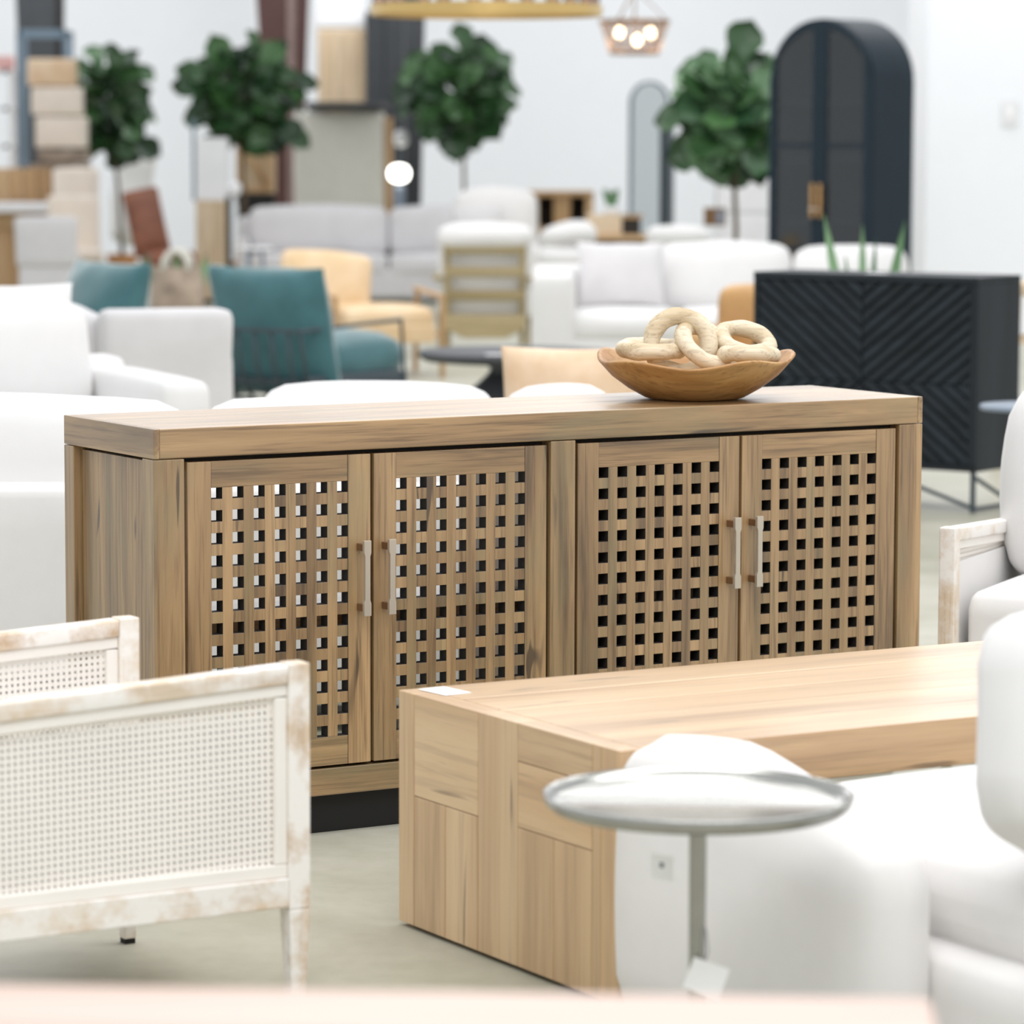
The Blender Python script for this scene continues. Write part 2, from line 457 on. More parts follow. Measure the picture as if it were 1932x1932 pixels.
# ------------------------------------------------------------------ bowl and chain
def on_sb(u, v, z=.9316):
    return (SBX+u*math.cos(SBR)-v*math.sin(SBR), SBY+u*math.sin(SBR)+v*math.cos(SBR), z)
prof = [(.001, 0), (.105, 0), (.124, .005), (.165, .028), (.205, .058), (.232, .088), (.237, .094), (.233, .099), (.226, .096), (.198, .068), (.15, .036), (.1, .022), (.001, .018)]
def bw(a, r, z):
    k = (r/.235)**3
    return 1+k*(.03*math.sin(2*a+.6)+.022*math.sin(5*a+1)), k*(.010*math.cos(2*a+.2)+.008*math.sin(5*a+.4)+.004*math.sin(3*a))
bl = on_sb(1.553, .212, .9326)
solo('wooden_bowl', MB().lathe(prof, 64, wob=bw), 'bowl_wood', 'shallow wavy-rimmed golden brown wooden bowl on the sideboard top', 'bowl', bl, 0, smooth=True)
ch = thing('wooden_chain', 'whitewashed chain of thick wooden rings piled in the wavy wooden bowl', 'chain decor', (bl[0], bl[1], bl[2]+.02), 0)
def link2(c, R, r, d1, d2, seed):
    d1 = Vector(d1).normalized(); d2 = Vector(d2); d2 = (d2-d1*d2.dot(d1)).normalized()
    link(c, R, r, Matrix((d1, d1.cross(d2)*-1, d2)).transposed(), seed)
def link(c, R, r, rot, seed):
    pts = []; rs = []
    for k in range(40):
        a = 2*PI*k/40
        p = Vector((R*math.cos(a), 0, R*.98*math.sin(a)))
        pts.append(Vector(c)+rot@p); rs.append(r*(1+.06*math.sin(3*a+seed)+.04*math.sin(7*a+seed*2)))
    part('chain_link', MB().tube(pts, rs, 14, closed=True), 'chain_wood', ch, smooth=True)
link((-.036, -.005, .112), .0705, .0215, RZ(.12)@RX(-.12), 1)
link2((-.106, .0, .100), .068, .0205, (1, .1, 0), (0, 1, .06), 2)
link2((.028, -.012, .108), .066, .0205, (.72, -.25, -.62), (.4, .85, .3), 3)
link2((.126, .05, .118), .060, .0205, (1, 0, -.22), (.15, .8, .36), 4)
link2((.130, -.045, .088), .058, .0200, (1, .1, -.03), (0, 1, -.12), 5)
# ------------------------------------------------------------------ oak coffee table
tb = thing('coffee_table', 'chunky pale oak waterfall coffee table in front of the sideboard', 'coffee table', (-.2237, 7.114, 0), .5279)
TL, TD, TZ = 1.62, .829, .4733
E = [('oak_z', 0, .064, .008, TZ), ('oak_y', .064, .318, .27, TZ), ('oak_z', .064, .19, .008, .27), ('oak_z', .19, .318, .008, .27),
     ('oak_z', .318, .468, .008, TZ), ('oak_y', .468, .735, .40, TZ), ('oak_y', .468, .735, .275, .40),
     ('oak_z', .468, .60, .008, .275), ('oak_z', .60, .735, .008, .275), ('oak_z', .735, .765, .008, TZ), ('oak_z', .765, TD, .008, TZ)]
for m_, a, b, z0, z1 in E:
    part('end_board', MB().b2((0, -b+.0008, z0+.0006), (.05, -a-.0008, z1-.0006)), m_, tb, bevel=.0016)
part('end_core', MB().b2((.05, -TD+.01, .008), (.12, -.01, TZ-.09)), 'oak_z', tb)
part('end_slab', MB().b2((TL-.12, -TD+.002, .008), (TL, -.002, TZ-.002)), 'oak_z', tb, bevel=.002)
for k in range(5):
    wd = TD/5
    part('top_board', MB().b2((.05, -(k+1)*wd+.0006, TZ-.09), (TL-.12, -k*wd-.0006, TZ)), 'oak_x', tb, bevel=.0016)
part('glide', MB().b2((.02, -TD+.03, 0), (.1, -.03, .008)), 'matte_black', tb)
part('glide', MB().b2((TL-.1, -TD+.03, 0), (TL-.02, -.03, .008)), 'matte_black', tb)
solo('price_card', MB().box((0, 0, .0008), (.062, .095, .0012)), 'card', 'white paper price card lying on the oak coffee table corner', 'price card', (-.132, 7.09, .4735), .62)
# ------------------------------------------------------------------ cane armchairs
def cane_sheet(x0, x1, za, zb_, y, pitch=.0118, wd=.0072, slope=0.0):
    # woven strips: verticals and horizontals in one sheet; za(x), zb_(x) follow the rail slope
    m = MB(); n = int((x1-x0)/pitch)
    for k in range(n+1):
        x = x0+(x1-x0)*k/n
        m.b2((x-wd/2, y-.0012, za+slope*x), (x+wd/2, y+.0002, zb_+slope*x))
    n2 = int((zb_-za)/pitch)
    for k in range(n2+1):
        z = za+(zb_-za)*k/n2
        vs = []
        for x in (x0, x1):
            for yy, zz in ((y-.0004, z-wd/2), (y+.0012, z-wd/2), (y+.0012, z+wd/2), (y-.0004, z+wd/2)):
                vs.append((x, yy, zz+slope*x))
        m.add(vs, [(0, 1, 2, 3), (7, 6, 5, 4), (0, 4, 5, 1), (1, 5, 6, 2), (2, 6, 7, 3), (3, 7, 4, 0)])
    return m
def cane_chair(label, loc, rz, top, deep=.70, wide=.74, slope=.045, cushion=True, back=True, ch_=.12):
    t = thing('cane_armchair', label, 'armchair', loc, rz)
    for y0, y1 in ((0, .042), (wide-.042, wide)):
        yc = (y0+y1)/2
        for x0, x1 in ((-.042, 0), (-deep-.042, -deep)):
            m = MB(); zt_ = top if x0 > -.1 else top-slope*deep
            m.box(((x0+x1)/2, yc, .105), (.042, .042, .19), taper=.62)
            m.b2((x0, y0, .2), (x1, y1, zt_))
            part('leg', m, 'washed_z', t, bevel=.003)
            part('foot_glide', MB().box(((x0+x1)/2, yc, .005), (.022, .022, .01)), 'matte_black', t)
        rail = MB().prism([(-deep, top-slope*deep-.034), (-.042, top-slope*.042-.034), (-.042, top-slope*.042), (-deep, top-slope*deep)], y0, y1, 'y')
        part('arm_rail', rail, 'washed_x', t, bevel=.005, seg=3)
        part('seat_rail', MB().b2((-deep, y0, .205), (-.042, y1, .258)), 'washed_x', t, bevel=.003)
        mo = MB(); yy0, yy1 = yc-.013, yc+.013; s_ = slope
        mo.prism([(-deep, top-s_*deep-.056), (-.042, top-s_*.042-.056), (-.042, top-s_*.042-.034), (-deep, top-s_*deep-.034)], yy0, yy1, 'y')
        mo.b2((-deep, yy0, .258), (-.042, yy1, .282)); mo.b2((-.066, yy0, .282), (-.042, yy1, top-.06)); mo.b2((-deep, yy0, .282), (-deep+.024, yy1, top-.06-s_*deep))
        part('cane_molding', mo, 'cane', t, bevel=.003)
        c = part('cane_panel', cane_sheet(-deep+.02, -.062, .28, top-.054, yc, slope=slope*.6), 'cane', t); c['kind'] = 'stuff'
        ci = part('cane_lining', MB().b2((-deep+.02, yc+.006, .27), (-.06, yc+.009, top-.06-slope*deep)), 'white_linen', t)
    part('front_rail', MB().b2((-.042, .042, .205), (-.002, wide-.042, .258)), 'washed_y', t, bevel=.003)
    part('seat_deck', MB().b2((-deep, .042, .225), (-.042, wide-.042, .25)), 'white_linen', t)
    if cushion:
        part('seat_cushion', MB().soft((-deep/2-.01, wide/2, .25+ch_/2), (deep-.07, wide-.10, ch_), .05, (0, 0, .02)), 'soft_white', t, smooth=True)
    if back:
        bk = MB().b2((-deep-.042, .042, top-.2), (-deep-.004, wide-.042, top+.12))
        part('back_frame', bk, 'washed_y', t, bevel=.004)
    return t
cane_chair('whitewashed cane-sided armchair in the left foreground', (-.355, 6.336, 0), .545, .64)
rc = cane_chair('whitewashed cane-arm chair with white cushions right of the sideboard', (1.064, 8.979, 0), math.radians(-115), .60, back=True, ch_=.19)
part('back_cushion', MB().soft((-.52, .34, .68), (.2, .62, .52), .09, (.05, .03, .03), RY(-.16), .012, 3), 'soft_white', rc, smooth=True)
# ------------------------------------------------------------------ pewter tray table
tt = thing('tray_table', 'round pewter pedestal tray table in the right foreground', 'side table', (.286, 5.466, 0))
part('tray', MB().lathe([(.001, .545), (.225, .545), (.234, .552), (.2385, .567), (.2345, .568), (.228, .556), (.218, .5505), (.001, .5505)], 72), 'pewter', tt, smooth=True)
part('stem', MB().lathe([(.032, .545), (.018, .535), (.0135, .50), (.0125, .30), (.0145, .16), (.015, .10), (.024, .05), (.03, .03)], 24), 'pewter', tt, smooth=True)
part('base', MB().lathe([(.03, .034), (.10, .022), (.125, .012), (.128, 0), (.001, 0)], 40), 'pewter', tt, smooth=True)
part('tag_string', MB().tube([(.012, -.012, .36), (.016, -.02, .325), (.008, -.022, .30)], .0011, 6), 'ink', tt)
solo('price_tag', MB().box((0, 0, 0), (.058, .0012, .05), RY(.35)), 'card', 'white paper price tag hanging on the tray table stem', 'price tag', (.299, 5.44, .285))
# ------------------------------------------------------------------ white chaise in the right foreground
cs = thing('chaise', 'white upholstered chaise with rounded arm behind the pewter tray table', 'chaise', (.600, 6.53, 0), .55)
am = MB().soft((-.42, -.36, .25), (.17, .76, .46), .08, (.015, .01, .035), None, .006, 4, mid=9)
vs = []
for p in am.v:
    k = max(0, min(1, (p[2]-.1)/.40)); t_ = (-.36-p[1])/.38   # t: -1 far end, +1 near end
    vs.append((p[0], p[1], p[2] + k*(.035-.075*max(0, t_+.1))))
am.v = vs
part('arm', am, 'white_linen', cs, smooth=True)
part('base', MB().soft((.40, -.62, .14), (1.5, 1.20, .24), .05, (0, .0, 0), None, .004, 5), 'white_linen', cs, smooth=True)
part('seat_cushion', MB().soft((.42, -.62, .32), (1.40, 1.24, .18), .07, (.01, .02, .02), None, .006, 6, mid=9), 'white_linen', cs, smooth=True)
solo('white_pillow', MB().soft((0, 0, .20), (.48, .20, .385), .098, (.01, .05, .01), RX(-.12)@RY(.10), .022, 2, mid=9), 'soft_white', 'white throw pillow standing on the right foreground chaise', 'pillow', (.965, 5.66, .428), .35, smooth=True)
tg = thing('price_tag', 'white price tag pinned to the white chaise below the tray', 'price tag', (.238, 5.62, .40), -.75)
part('tag_card', MB().box((0, 0, .02), (.045, .0015, .04)), 'card', tg)
part('tag_print', MB().box((.0, -.0012, .024), (.008, .0006, .008)), 'ink', tg)
# ------------------------------------------------------------------ blush wood table at the bottom edge
ft = thing('wood_table', 'pale blush wood table top across the bottom foreground', 'table', (-.16, 3.41, 0), -.055)
for k in range(4):
    part('top_plank', MB().b2((-.62, -.165*(k+1)+.0008, .715), (.56, -.165*k-.0008, .75)), 'blush_x', ft, bevel=.004)
for x in (-.55, .49):
    for y in (-.6, -.06):
        part('leg', MB().box((x, y, .3575), (.06, .06, .715), taper=.7), 'blush_x', ft, bevel=.003)
part('apron', MB().b2((-.52, -.58, .64), (.46, -.08, .714)), 'blush_x', ft)
# ------------------------------------------------------------------ seating behind the sideboard
def sofa(name, label, cat, loc, rz, W, D, seat_z, arm_z, back_z, mat, n=2, arms=(1, 1), cush_z=None, arm_w=.2, frame_back=None, group=None, legs=True):
    # front faces local -y; origin at floor centre of the front edge
    t = thing(name, label, cat, loc, rz, group)
    fb = frame_back or arm_z
    part('base', MB().soft((0, D/2, seat_z*.42), (W, D, seat_z*.62), .03, (0, 0, 0), None, .003), mat, t, smooth=True)
    part('back', MB().soft((0, D-.11, fb/2+.05), (W, .22, fb-.1), .05, (0, .01, .0), None, .004), mat, t, smooth=True)
    xs = -W/2; xe = W/2
    for k, s in enumerate((-1, 1)):
        if arms[k]:
            part('arm', MB().soft((s*(W/2-arm_w/2), D/2-.02, arm_z/2+.03), (arm_w, D-.02, arm_z-.06), .05, (.01, .01, .01), None, .004, k), mat, t, smooth=True)
            if s < 0: xs += arm_w
            else: xe -= arm_w
    cw = (xe-xs)/n
    for k in range(n):
        cx = xs+cw*(k+.5)
        part('seat_cushion', MB().soft((cx, (D-.2)/2-.01, seat_z-.085), (cw-.012, D-.2, .19), .05, (.0, .02, .025), None, .008, k+3), mat, t, smooth=True)
        if cush_z:
            hz = cush_z-seat_z
            part('back_cushion', MB().soft((cx, D-.32, seat_z+hz/2), (cw-.015, .24, hz), .09, (.01, .05, .03), RX(-.10), .014, k+9), mat, t, smooth=True)
    if legs:
        for sx in (-1, 1):
            for y in (.07, D-.07):
                part('leg', MB().box((sx*(W/2-.07), y, .03), (.05, .05, .07), taper=.8), 'tan_z', t)
    return t
# sofa seen from behind, its cushions rising over the frame
t = thing('sofa', 'white sofa seen from behind directly beyond the sideboard\'s left end', 'sofa', (-1.28, 9.42, 0), .03)
part('back', MB().soft((0, .11, .36), (2.7, .22, .58), .03, (0, .005, 0), None, .003), 'white_linen', t, smooth=True)
part('base', MB().soft((0, .58, .22), (2.7, .74, .26), .03), 'white_linen', t, smooth=True)
for k in range(3):
    part('back_cushion', MB().soft((-.88+.88*k, .30, .655), (.87, .24, .38), .10, (.01, .03, .03), RX(.06), .012, k), 'soft_white', t, smooth=True)
    part('seat_cushion', MB().soft((-.88+.88*k, .62, .42), (.87, .64, .16), .05, (0, 0, .02)), 'soft_white', t, smooth=True)
for sx in (-1.28, 1.28):
    for y in (.06, .9): part('leg', MB().box((sx, y, .05), (.05, .05, .1), taper=.8), 'tan_z', t)
# low white sofa back peeking over the sideboard top
t = thing('loveseat', 'low white sofa back just peeking over the middle of the sideboard top', 'sofa', (-0.241, 11.1, 0), .02)
part('back', MB().soft((0, .1, .36), (1.16, .2, .62), .05, (0, 0, .0), None, .004), 'white_linen', t, smooth=True)
part('base', MB().soft((0, .55, .22), (1.16, .72, .26), .03), 'white_linen', t, smooth=True)
part('back_cushion', MB().soft((-.18, .28, .61), (.74, .2, .335), .08, (0, .02, .02), RX(.05), .012, 5), 'soft_white', t, smooth=True)
part('back_cushion', MB().soft((.39, .28, .60), (.36, .2, .34), .08, (0, .02, .02), RX(.05), .012, 6), 'soft_white', t, smooth=True)
part('seat_cushion', MB().soft((0, .56, .40), (1.1, .62, .14), .05, (0, 0, .02)), 'soft_white', t, smooth=True)
for sx in (-.5, .5):
    for y in (.06, .86): part('leg', MB().box((sx, y, .05), (.05, .05, .1), taper=.8), 'tan_z', t)
# big sofa at the far left facing the camera
sofa('sofa', 'large white sofa at the left edge with tall back cushion and sloping arm', 'sofa', (-2.16, 13.0, 0), .44, 2.3, 1.15, .48, .66, .9, 'soft_white', 2, (1, 1), .92, .2, .70)
solo('white_pillow', MB().pillow((0, 0, .16), .62, .34, .16, RX(-.3), 3), 'soft_white', 'white pillow with a pointed corner atop the left sofa back', 'pillow', (-2.050, 14.45, .655), .3, smooth=True)
# slipcovered chair from behind
t = thing('slipcover_chair', 'white slipcovered armchair with flared back beside the teal chair', 'armchair', (-1.488, 15.7, 0), .30)
m = MB().soft((0, .10, .42), (.56, .2, .80), .05, (0, 0, 0), None, .004); m.v = [(p[0]*(1+.10*(p[2]-.4)), p[1]-.06*(p[2]-.4), p[2]) for p in m.v]
part('back', m, 'grey_linen', t, smooth=True)
m = MB().soft((-.30, .46, .42), (.16, .62, .78), .06, (0, 0, 0), None, .006, 2); m.v = [(p[0]-.05*(p[2]-.4), p[1], p[2]+.04*(p[1]-.4)) for p in m.v]
part('arm', m, 'grey_linen', t, smooth=True)
m = MB().soft((.26, .46, .34), (.14, .62, .62), .06, (0, 0, 0), None, .006, 3)
part('arm', m, 'grey_linen', t, smooth=True)
part('seat_cushion', MB().soft((-.02, .5, .38), (.46, .64, .2), .06, (0, 0, .02)), 'grey_linen', t, smooth=True)
part('skirt', MB().soft((-.02, .46, .15), (.6, .64, .28), .03), 'grey_linen', t, smooth=True)
# teal velvet chairs
def teal_chair(label, loc, rz):
    t = thing('teal_armchair', label, 'armchair', loc, rz, 'teal velvet chairs')
    # front faces +x, back at x=0
    part('back_cushion', MB().pillow((.15, 0, .49), .82, .74, .30, RY(-.22)@RZ(PI/2), 2, 16, .03), 'teal_velvet', t, smooth=True)
    part('seat_cushion', MB().soft((.54, 0, .32), (.80, .68, .24), .11, (.01, .01, .05), RY(-.03), .01, 4), 'teal_velvet', t, smooth=True)
    for s in (-1, 1):
        y = s*.37
        part('arm_frame', MB().tube([(.0, y, .13), (-.09, y, .51), (.82, y, .54), (.86, y, .16), (.80, y, .12), (.0, y, .13)], .012, 8), 'iron_grey', t, smooth=True)
        part('leg', MB().bar((.02, y, 0), (.02, y, .14), .022), 'iron_grey', t)
        part('leg', MB().bar((.84, y, 0), (.84, y, .16), .022), 'iron_grey', t)
        part('runner', MB().soft((.42, y*.94, .19), (.86, .05, .14), .03), 'iron_grey', t, smooth=True)
    for k in range(6):
        y = -.3+.12*k
        part('back_spindle', MB().tube([(.04, y, .12), (-.03, y, .2), (-.08, y, .32), (-.10, y, .50)], .011, 6), 'iron_grey', t, smooth=True)
    part('back_rail', MB().bar((-.10, -.37, .51), (-.10, .37, .51), .022), 'iron_grey', t)
    part('floor_rail', MB().bar((.02, -.37, .12), (.02, .37, .12), .022), 'iron_grey', t)
    part('seat_deck', MB().b2((.05, -.35, .20), (.84, .35, .235)), 'iron_grey', t)
    return t
teal_chair('teal velvet lounge chair with dark metal frame beyond the sideboard', (-1.407, 20.0, 0), .95)
teal_chair('teal velvet chair mostly hidden behind the white slipcovered armchair', (-2.231, 20.8, 0), -2.5)
# tan leather sling chair
t = thing('leather_chair', 'tan leather lounge chair with thin frame beyond the teal chair', 'armchair', (-0.971, 23.7, 0), .28)
part('back_cushion', MB().soft((-.14, .50, .55), (.62, .14, .50), .06, (0, .03, .02), RX(-.22)@RY(.10), .01, 2), 'tan_leather', t, smooth=True)
part('seat_cushion', MB().soft((.12, .10, .38), (.62, .62, .16), .06, (0, 0, .02), None, .008, 3), 'tan_leather', t, smooth=True)
part('front_band', MB().soft((.13, -.20, .29), (.60, .03, .12), .012), 'tan_leather', t, smooth=True)
for s in (-1, 1):
    x = .12+s*.36
    part('arm', MB().bar((x, -.2, .53), (x, .5, .56), .045, .025), 'tan_y', t, bevel=.006)
    part('leg', MB().bar((x, -.19, 0), (x, -.19, .53), .03), 'tan_z', t)
    part('leg', MB().bar((x, .52, 0), (x, .46, .56), .03), 'tan_z', t)
part('seat_frame', MB().b2((-.22, -.2, .27), (.46, .45, .30)), 'tan_x', t)
# slatted lounge chair from behind
t = thing('slatted_chair', 'cream cushioned lounge chair with horizontal wooden slats seen from behind', 'armchair', (-0.199, 26, 0), 0)
part('cushion', MB().soft((0, .14, .60), (.68, .16, .66), .06, (0, .05, .03), RX(.16), .01, 3), 'soft_white', t, smooth=True)
part('headrest', MB().soft((0, -.02, .86), (.64, .2, .16), .075, (.02, .02, .02), None, .01, 5), 'soft_white', t, smooth=True)
part('seat_cushion', MB().soft((0, .5, .36), (.56, .6, .14), .06, (0, 0, .02)), 'cream_canvas', t, smooth=True)
for s in (-1, 1):
    part('rear_post', MB().bar((s*.27, .16, 0), (s*.27, -.08, .80), .045), 'slat_wood', t, bevel=.006)
    part('front_leg', MB().bar((s*.33, .74, 0), (s*.33, .74, .54), .045), 'slat_wood', t, bevel=.006)
    part('arm', MB().bar((s*.34, .0, .56), (s*.34, .82, .56), .07, .03), 'slat_wood', t, bevel=.006)
for z, h in ((.77, .055), (.61, .065), (.44, .07)):
    part('slat', MB().box((0, .10-.26*z+.02, z), (.56, .035, h), RX(.24)), 'slat_wood', t, bevel=.008)
part('apron', MB().prism([(-.29, .30), (.29, .30), (.29, .20), (.15, .13), (-.15, .13), (-.29, .20)], .02, .06, 'y'), 'slat_wood', t, bevel=.005)
# dark round coffee table
t = thing('round_coffee_table', 'low round dark coffee table with a turned pedestal', 'coffee table', (0.013, 19.4, 0))
part('table_top', MB().lathe([(.001, .43), (.50, .43), (.515, .42), (.515, .40), (.48, .375), (.001, .36)], 48), 'black_table', t, smooth=True)
part('pedestal', MB().lathe([(.16, .36), (.13, .33), (.15, .30), (.24, .22), (.30, .12), (.31, .05), (.28, 0), (.001, 0)], 40), 'black_table', t, smooth=True)
solo('price_card', MB().box((0, 0, .001), (.1, .07, .0015)), 'card', 'small white card lying on the dark round coffee table', 'price card', (-0.090, 19.0, .4305), .2)
# pale leather chair right behind the sideboard
t = thing('leather_chair', 'pale tan leather chair back just behind the wooden bowl', 'armchair', (0.229, 12.9, 0), -.12)
part('back_cushion', MB().pillow((-.02, .1, .56), .52, .52, .2, RX(.10), 4, 14, .04), 'pale_leather', t, smooth=True)
part('seat_cushion', MB().soft((0, .45, .36), (.5, .56, .16), .06, (0, 0, .02)), 'pale_leather', t, smooth=True)
for s in (-1, 1):
    for y in (.12, .72): part('leg', MB().bar((s*.24, y, 0), (s*.24, y, .30), .035), 'tan_z', t)
part('seat_frame', MB().b2((-.25, .1, .24), (.25, .74, .28)), 'tan_x', t)
# ------------------------------------------------------------------ white sectional on the right
t = thing('sectional_sofa', 'white sectional sofa with loose back cushions left of the arched cabinet', 'sofa', (1.306, 22.3, 0), 0)
W = 2.36
part('base', MB().soft((0, .55, .20), (W, 1.1, .26), .03, (0, 0, 0), None, .003), 'soft_white', t, smooth=True)
part('back', MB().soft((0, 1.2, .42), (W, .22, .66), .05, (0, 0, 0), None, .004), 'soft_white', t, smooth=True)
part('arm', MB().soft((-W/2+.13, .55, .40), (.26, 1.12, .66), .06, (.01, .01, .01), None, .006), 'soft_white', t, smooth=True)
for k in range(3):
    part('seat_cushion', MB().soft((-.60+.70*k, .5, .40), (.69, 1.0, .17), .06, (0, .02, .025), None, .008, k), 'soft_white', t, smooth=True)
part('back_cushion', MB().soft((.05, 1.02, .66), (.86, .26, .44), .1, (.01, .04, .03), RX(-.1), .014, 2), 'soft_white', t, smooth=True)
part('back_cushion', MB().soft((.86, 1.0, .64), (.74, .26, .44), .1, (.01, .04, .03), RX(-.1), .014, 3), 'soft_white', t, smooth=True)
for sx in (-1.1, 1.1):
    for y in (.08, 1.2): part('leg', MB().box((sx, y, .04), (.06, .06, .08), taper=.8), 'tan_z', t)
solo('white_pillow', MB().pillow((0, 0, .20), .56, .42, .18, RX(-.22), 5), 'grey_linen', 'pale grey throw pillow against the left arm of the white sectional', 'pillow', (0.687, 23.1, .50), 0, smooth=True)
# cognac leather armchair half hidden by the black cabinet
t = thing('leather_chair', 'cognac leather armchair partly hidden behind the black chevron cabinet', 'armchair', (1.197, 18.0, 0), -.35)
part('back', MB().soft((0, .58, .50), (.72, .2, .62), .08, (0, .02, .02), RX(-.1), .006), 'cognac_leather', t, smooth=True)
for s in (-1, 1):
    part('arm', MB().soft((s*.33, .28, .36), (.16, .66, .5), .06, (.01, 0, .01), None, .006), 'cognac_leather', t, smooth=True)
part('seat_cushion', MB().soft((0, .24, .34), (.5, .56, .2), .06, (0, 0, .02)), 'cognac_leather', t, smooth=True)
for s in (-1, 1):
    for y in (.05, .6): part('leg', MB().box((s*.33, y, .055), (.04, .04, .11), taper=.7), 'tan_z', t)
# ------------------------------------------------------------------ black chevron cabinet
ck = thing('chevron_cabinet', 'black bar cabinet with carved chevron doors on thin metal legs', 'cabinet', (1.042, 15.72, 0), -math.radians(35))
CW, CDp, CH, CB = 1.09, .39, .99, .175
part('carcass', MB().b2((0, .026, CB), (CW, CDp, CH-.03)), 'blackwood_z', ck, bevel=.003)
part('top', MB().b2((0, 0, CH-.03), (CW, CDp, CH)), 'blackwood_x', ck, bevel=.003)
part('bottom_rail', MB().b2((0, .003, CB), (CW, .026, CB+.03)), 'blackwood_x', ck, bevel=.002)
for x0, x1 in ((0, .02), (CW-.035, CW)):
    part('stile', MB().b2((x0, .003, CB+.03), (x1, .026, CH-.03)), 'blackwood_z', ck, bevel=.002)
def clip(poly, a, b, c):   # keep a*x+b*z<=c
    out = []
    for i in range(len(poly)):
        p, q = poly[i], poly[(i+1) % len(poly)]
        dp, dq = a*p[0]+b*p[1]-c, a*q[0]+b*q[1]-c
        if dp <= 0: out.append(p)
        if dp*dq < 0:
            s = dp/(dp-dq); out.append((p[0]+s*(q[0]-p[0]), p[1]+s*(q[1]-p[1])))
    return out
X0, X1, Z0, Z1 = .02, CW-.035, CB+.03, CH-.03
xm, zm = (X0+X1)/2, Z0+(Z1-Z0)*.44
for (xa, xb, za, zb2, sg) in ((X0, xm, zm, Z1, -1), (xm, X1, zm, Z1, 1), (X0, xm, Z0, zm, 1), (xm, X1, Z0, zm, -1)):
    dr = bpy.data.objects.new('carved_panel', None); COL.objects.link(dr); dr.parent = ck; dr.empty_display_size = .05
    p = .058; k = math.radians(38); nx, nz = -sg*math.sin(k), math.cos(k)
    cs_ = [nx*x+nz*z for x in (xa, xb) for z in (za, zb2)]
    c = math.floor(min(cs_)/(p*.8))*p*.8
    while c < max(cs_):
        poly = [(xa+.001, za+.001), (xb-.001, za+.001), (xb-.001, zb2-.001), (xa+.001, zb2-.001)]
        poly = clip(clip(poly, -nx, -nz, -(c+.004)), nx, nz, c+p*.8-.004)
        if len(poly) > 2:
            part('chevron_strip', MB().prism(poly, .006, .027, 'y'), 'blackwood_x', dr, bevel=.006)
        c += p*.8
for x in (.03, CW-.03):
    for y in (.04, CDp-.03):
        part('leg', MB().bar((x, y, 0), (x, y, CB), .018), 'iron_grey', ck)
for x in (.03, CW-.03):
    part('side_brace', MB().bar((x, .04, CB-.02), (x, CDp-.03, .03), .014), 'iron_grey', ck)
    part('foot_bar', MB().bar((x, .04, .015), (x, CDp-.03, .015), .014), 'iron_grey', ck)
part('front_brace', MB().bar((CW-.03, .04, .02), (CW*.5, .04, CB), .014), 'iron_grey', ck)
part('front_brace', MB().bar((.03, .04, .02), (CW*.5, .04, CB), .014), 'iron_grey', ck)
solo('price_card', MB().box((0, 0, .001), (.09, .06, .0015)), 'card', 'small white card on top of the black chevron cabinet', 'price card', (1.556, 15.50, .9905), -.6)
# snake plant behind it
pl = thing('snake_plant', 'green blade-leaved plant rising behind the black chevron cabinet', 'plant', (1.701, 17.5, 0))
part('pot', MB().lathe([(.001, 0), (.13, 0), (.16, .3), (.15, .3), (.13, .27), (.001, .27)], 28), 'white_paint', pl, smooth=True)
def blade(p, q, w_):
    p = Vector(p); q = Vector(q); m = MB(); n = 7; vs = []; side = Vector((1, .25, 0)).normalized()
    for i in range(n+1):
        t = i/n; c = p.lerp(q, t) + Vector((0, 0, .0)); ww = w_*math.sin(PI*(.12+.88*t))**.8+.002
        vs += [c-side*ww, c+Vector((0, .012, 0)), c+side*ww]
    fs = []
    for i in range(n):
        for k in range(2): fs.append((i*3+k, i*3+k+1, i*3+k+4, i*3+k+3))
    m.add(vs, fs); return m
for (a, b, h, w_) in ((-.05, -.205, 1.20, .032), (0, -.02, 1.15, .026), (.05, .185, 1.17, .034), (.02, .045, 1.08, .02), (-.03, -.1, 1.0, .026)):
    part('leaf', blade((a*.4, 0, .27), (b, .0, h), w_), 'snake_leaf', pl, smooth=True)
# ------------------------------------------------------------------ arched navy cabinet
ac = thing('arched_cabinet', 'tall dark navy arched cabinet with glass doors against the right wall', 'cabinet', (1.749, 24.95, 0), -.72)
AW, AD, AH = .85, .50, 2.37
def arch(x0, x1, z0, zs, ztop, n=14):
    pts = [(x0, z0), (x1, z0)]
    cx = (x0+x1)/2; rx = (x1-x0)/2; rz_ = ztop-zs
    for i in range(n+1):
        a = PI*i/n; pts.append((cx+rx*math.cos(a), zs+rz_*math.sin(a)))
    return pts
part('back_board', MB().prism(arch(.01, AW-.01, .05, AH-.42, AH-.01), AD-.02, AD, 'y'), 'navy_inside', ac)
# hoop: shell sides and curved roof
def hoop(x0, x1, z0, zs, zt_, th, y0, y1, n=16):
    o = arch(x0, x1, z0, zs, zt_, n)[1:] + [(x0, z0)]
    i_ = arch(x0+th, x1-th, z0, zs, zt_-th, n)[1:] + [(x0+th, z0)]
    m = MB(); vs = []
    for (a, b) in zip(o, i_):
        vs += [(a[0], y0, a[1]), (b[0], y0, b[1]), (b[0], y1, b[1]), (a[0], y1, a[1])]
    fs = []
    for k in range(len(o)-1):
        for q in range(4):
            r = (q+1) % 4
            fs.append((k*4+q, k*4+r, (k+1)*4+r, (k+1)*4+q))
    fs += [(0, 1, 2, 3), tuple(reversed([(len(o)-1)*4+q for q in range(4)]))]
    m.add(vs, fs); return m
part('shell', hoop(0, AW, 0, AH-.42, AH, .03, .03, AD, 20), 'navy_cabinet', ac)
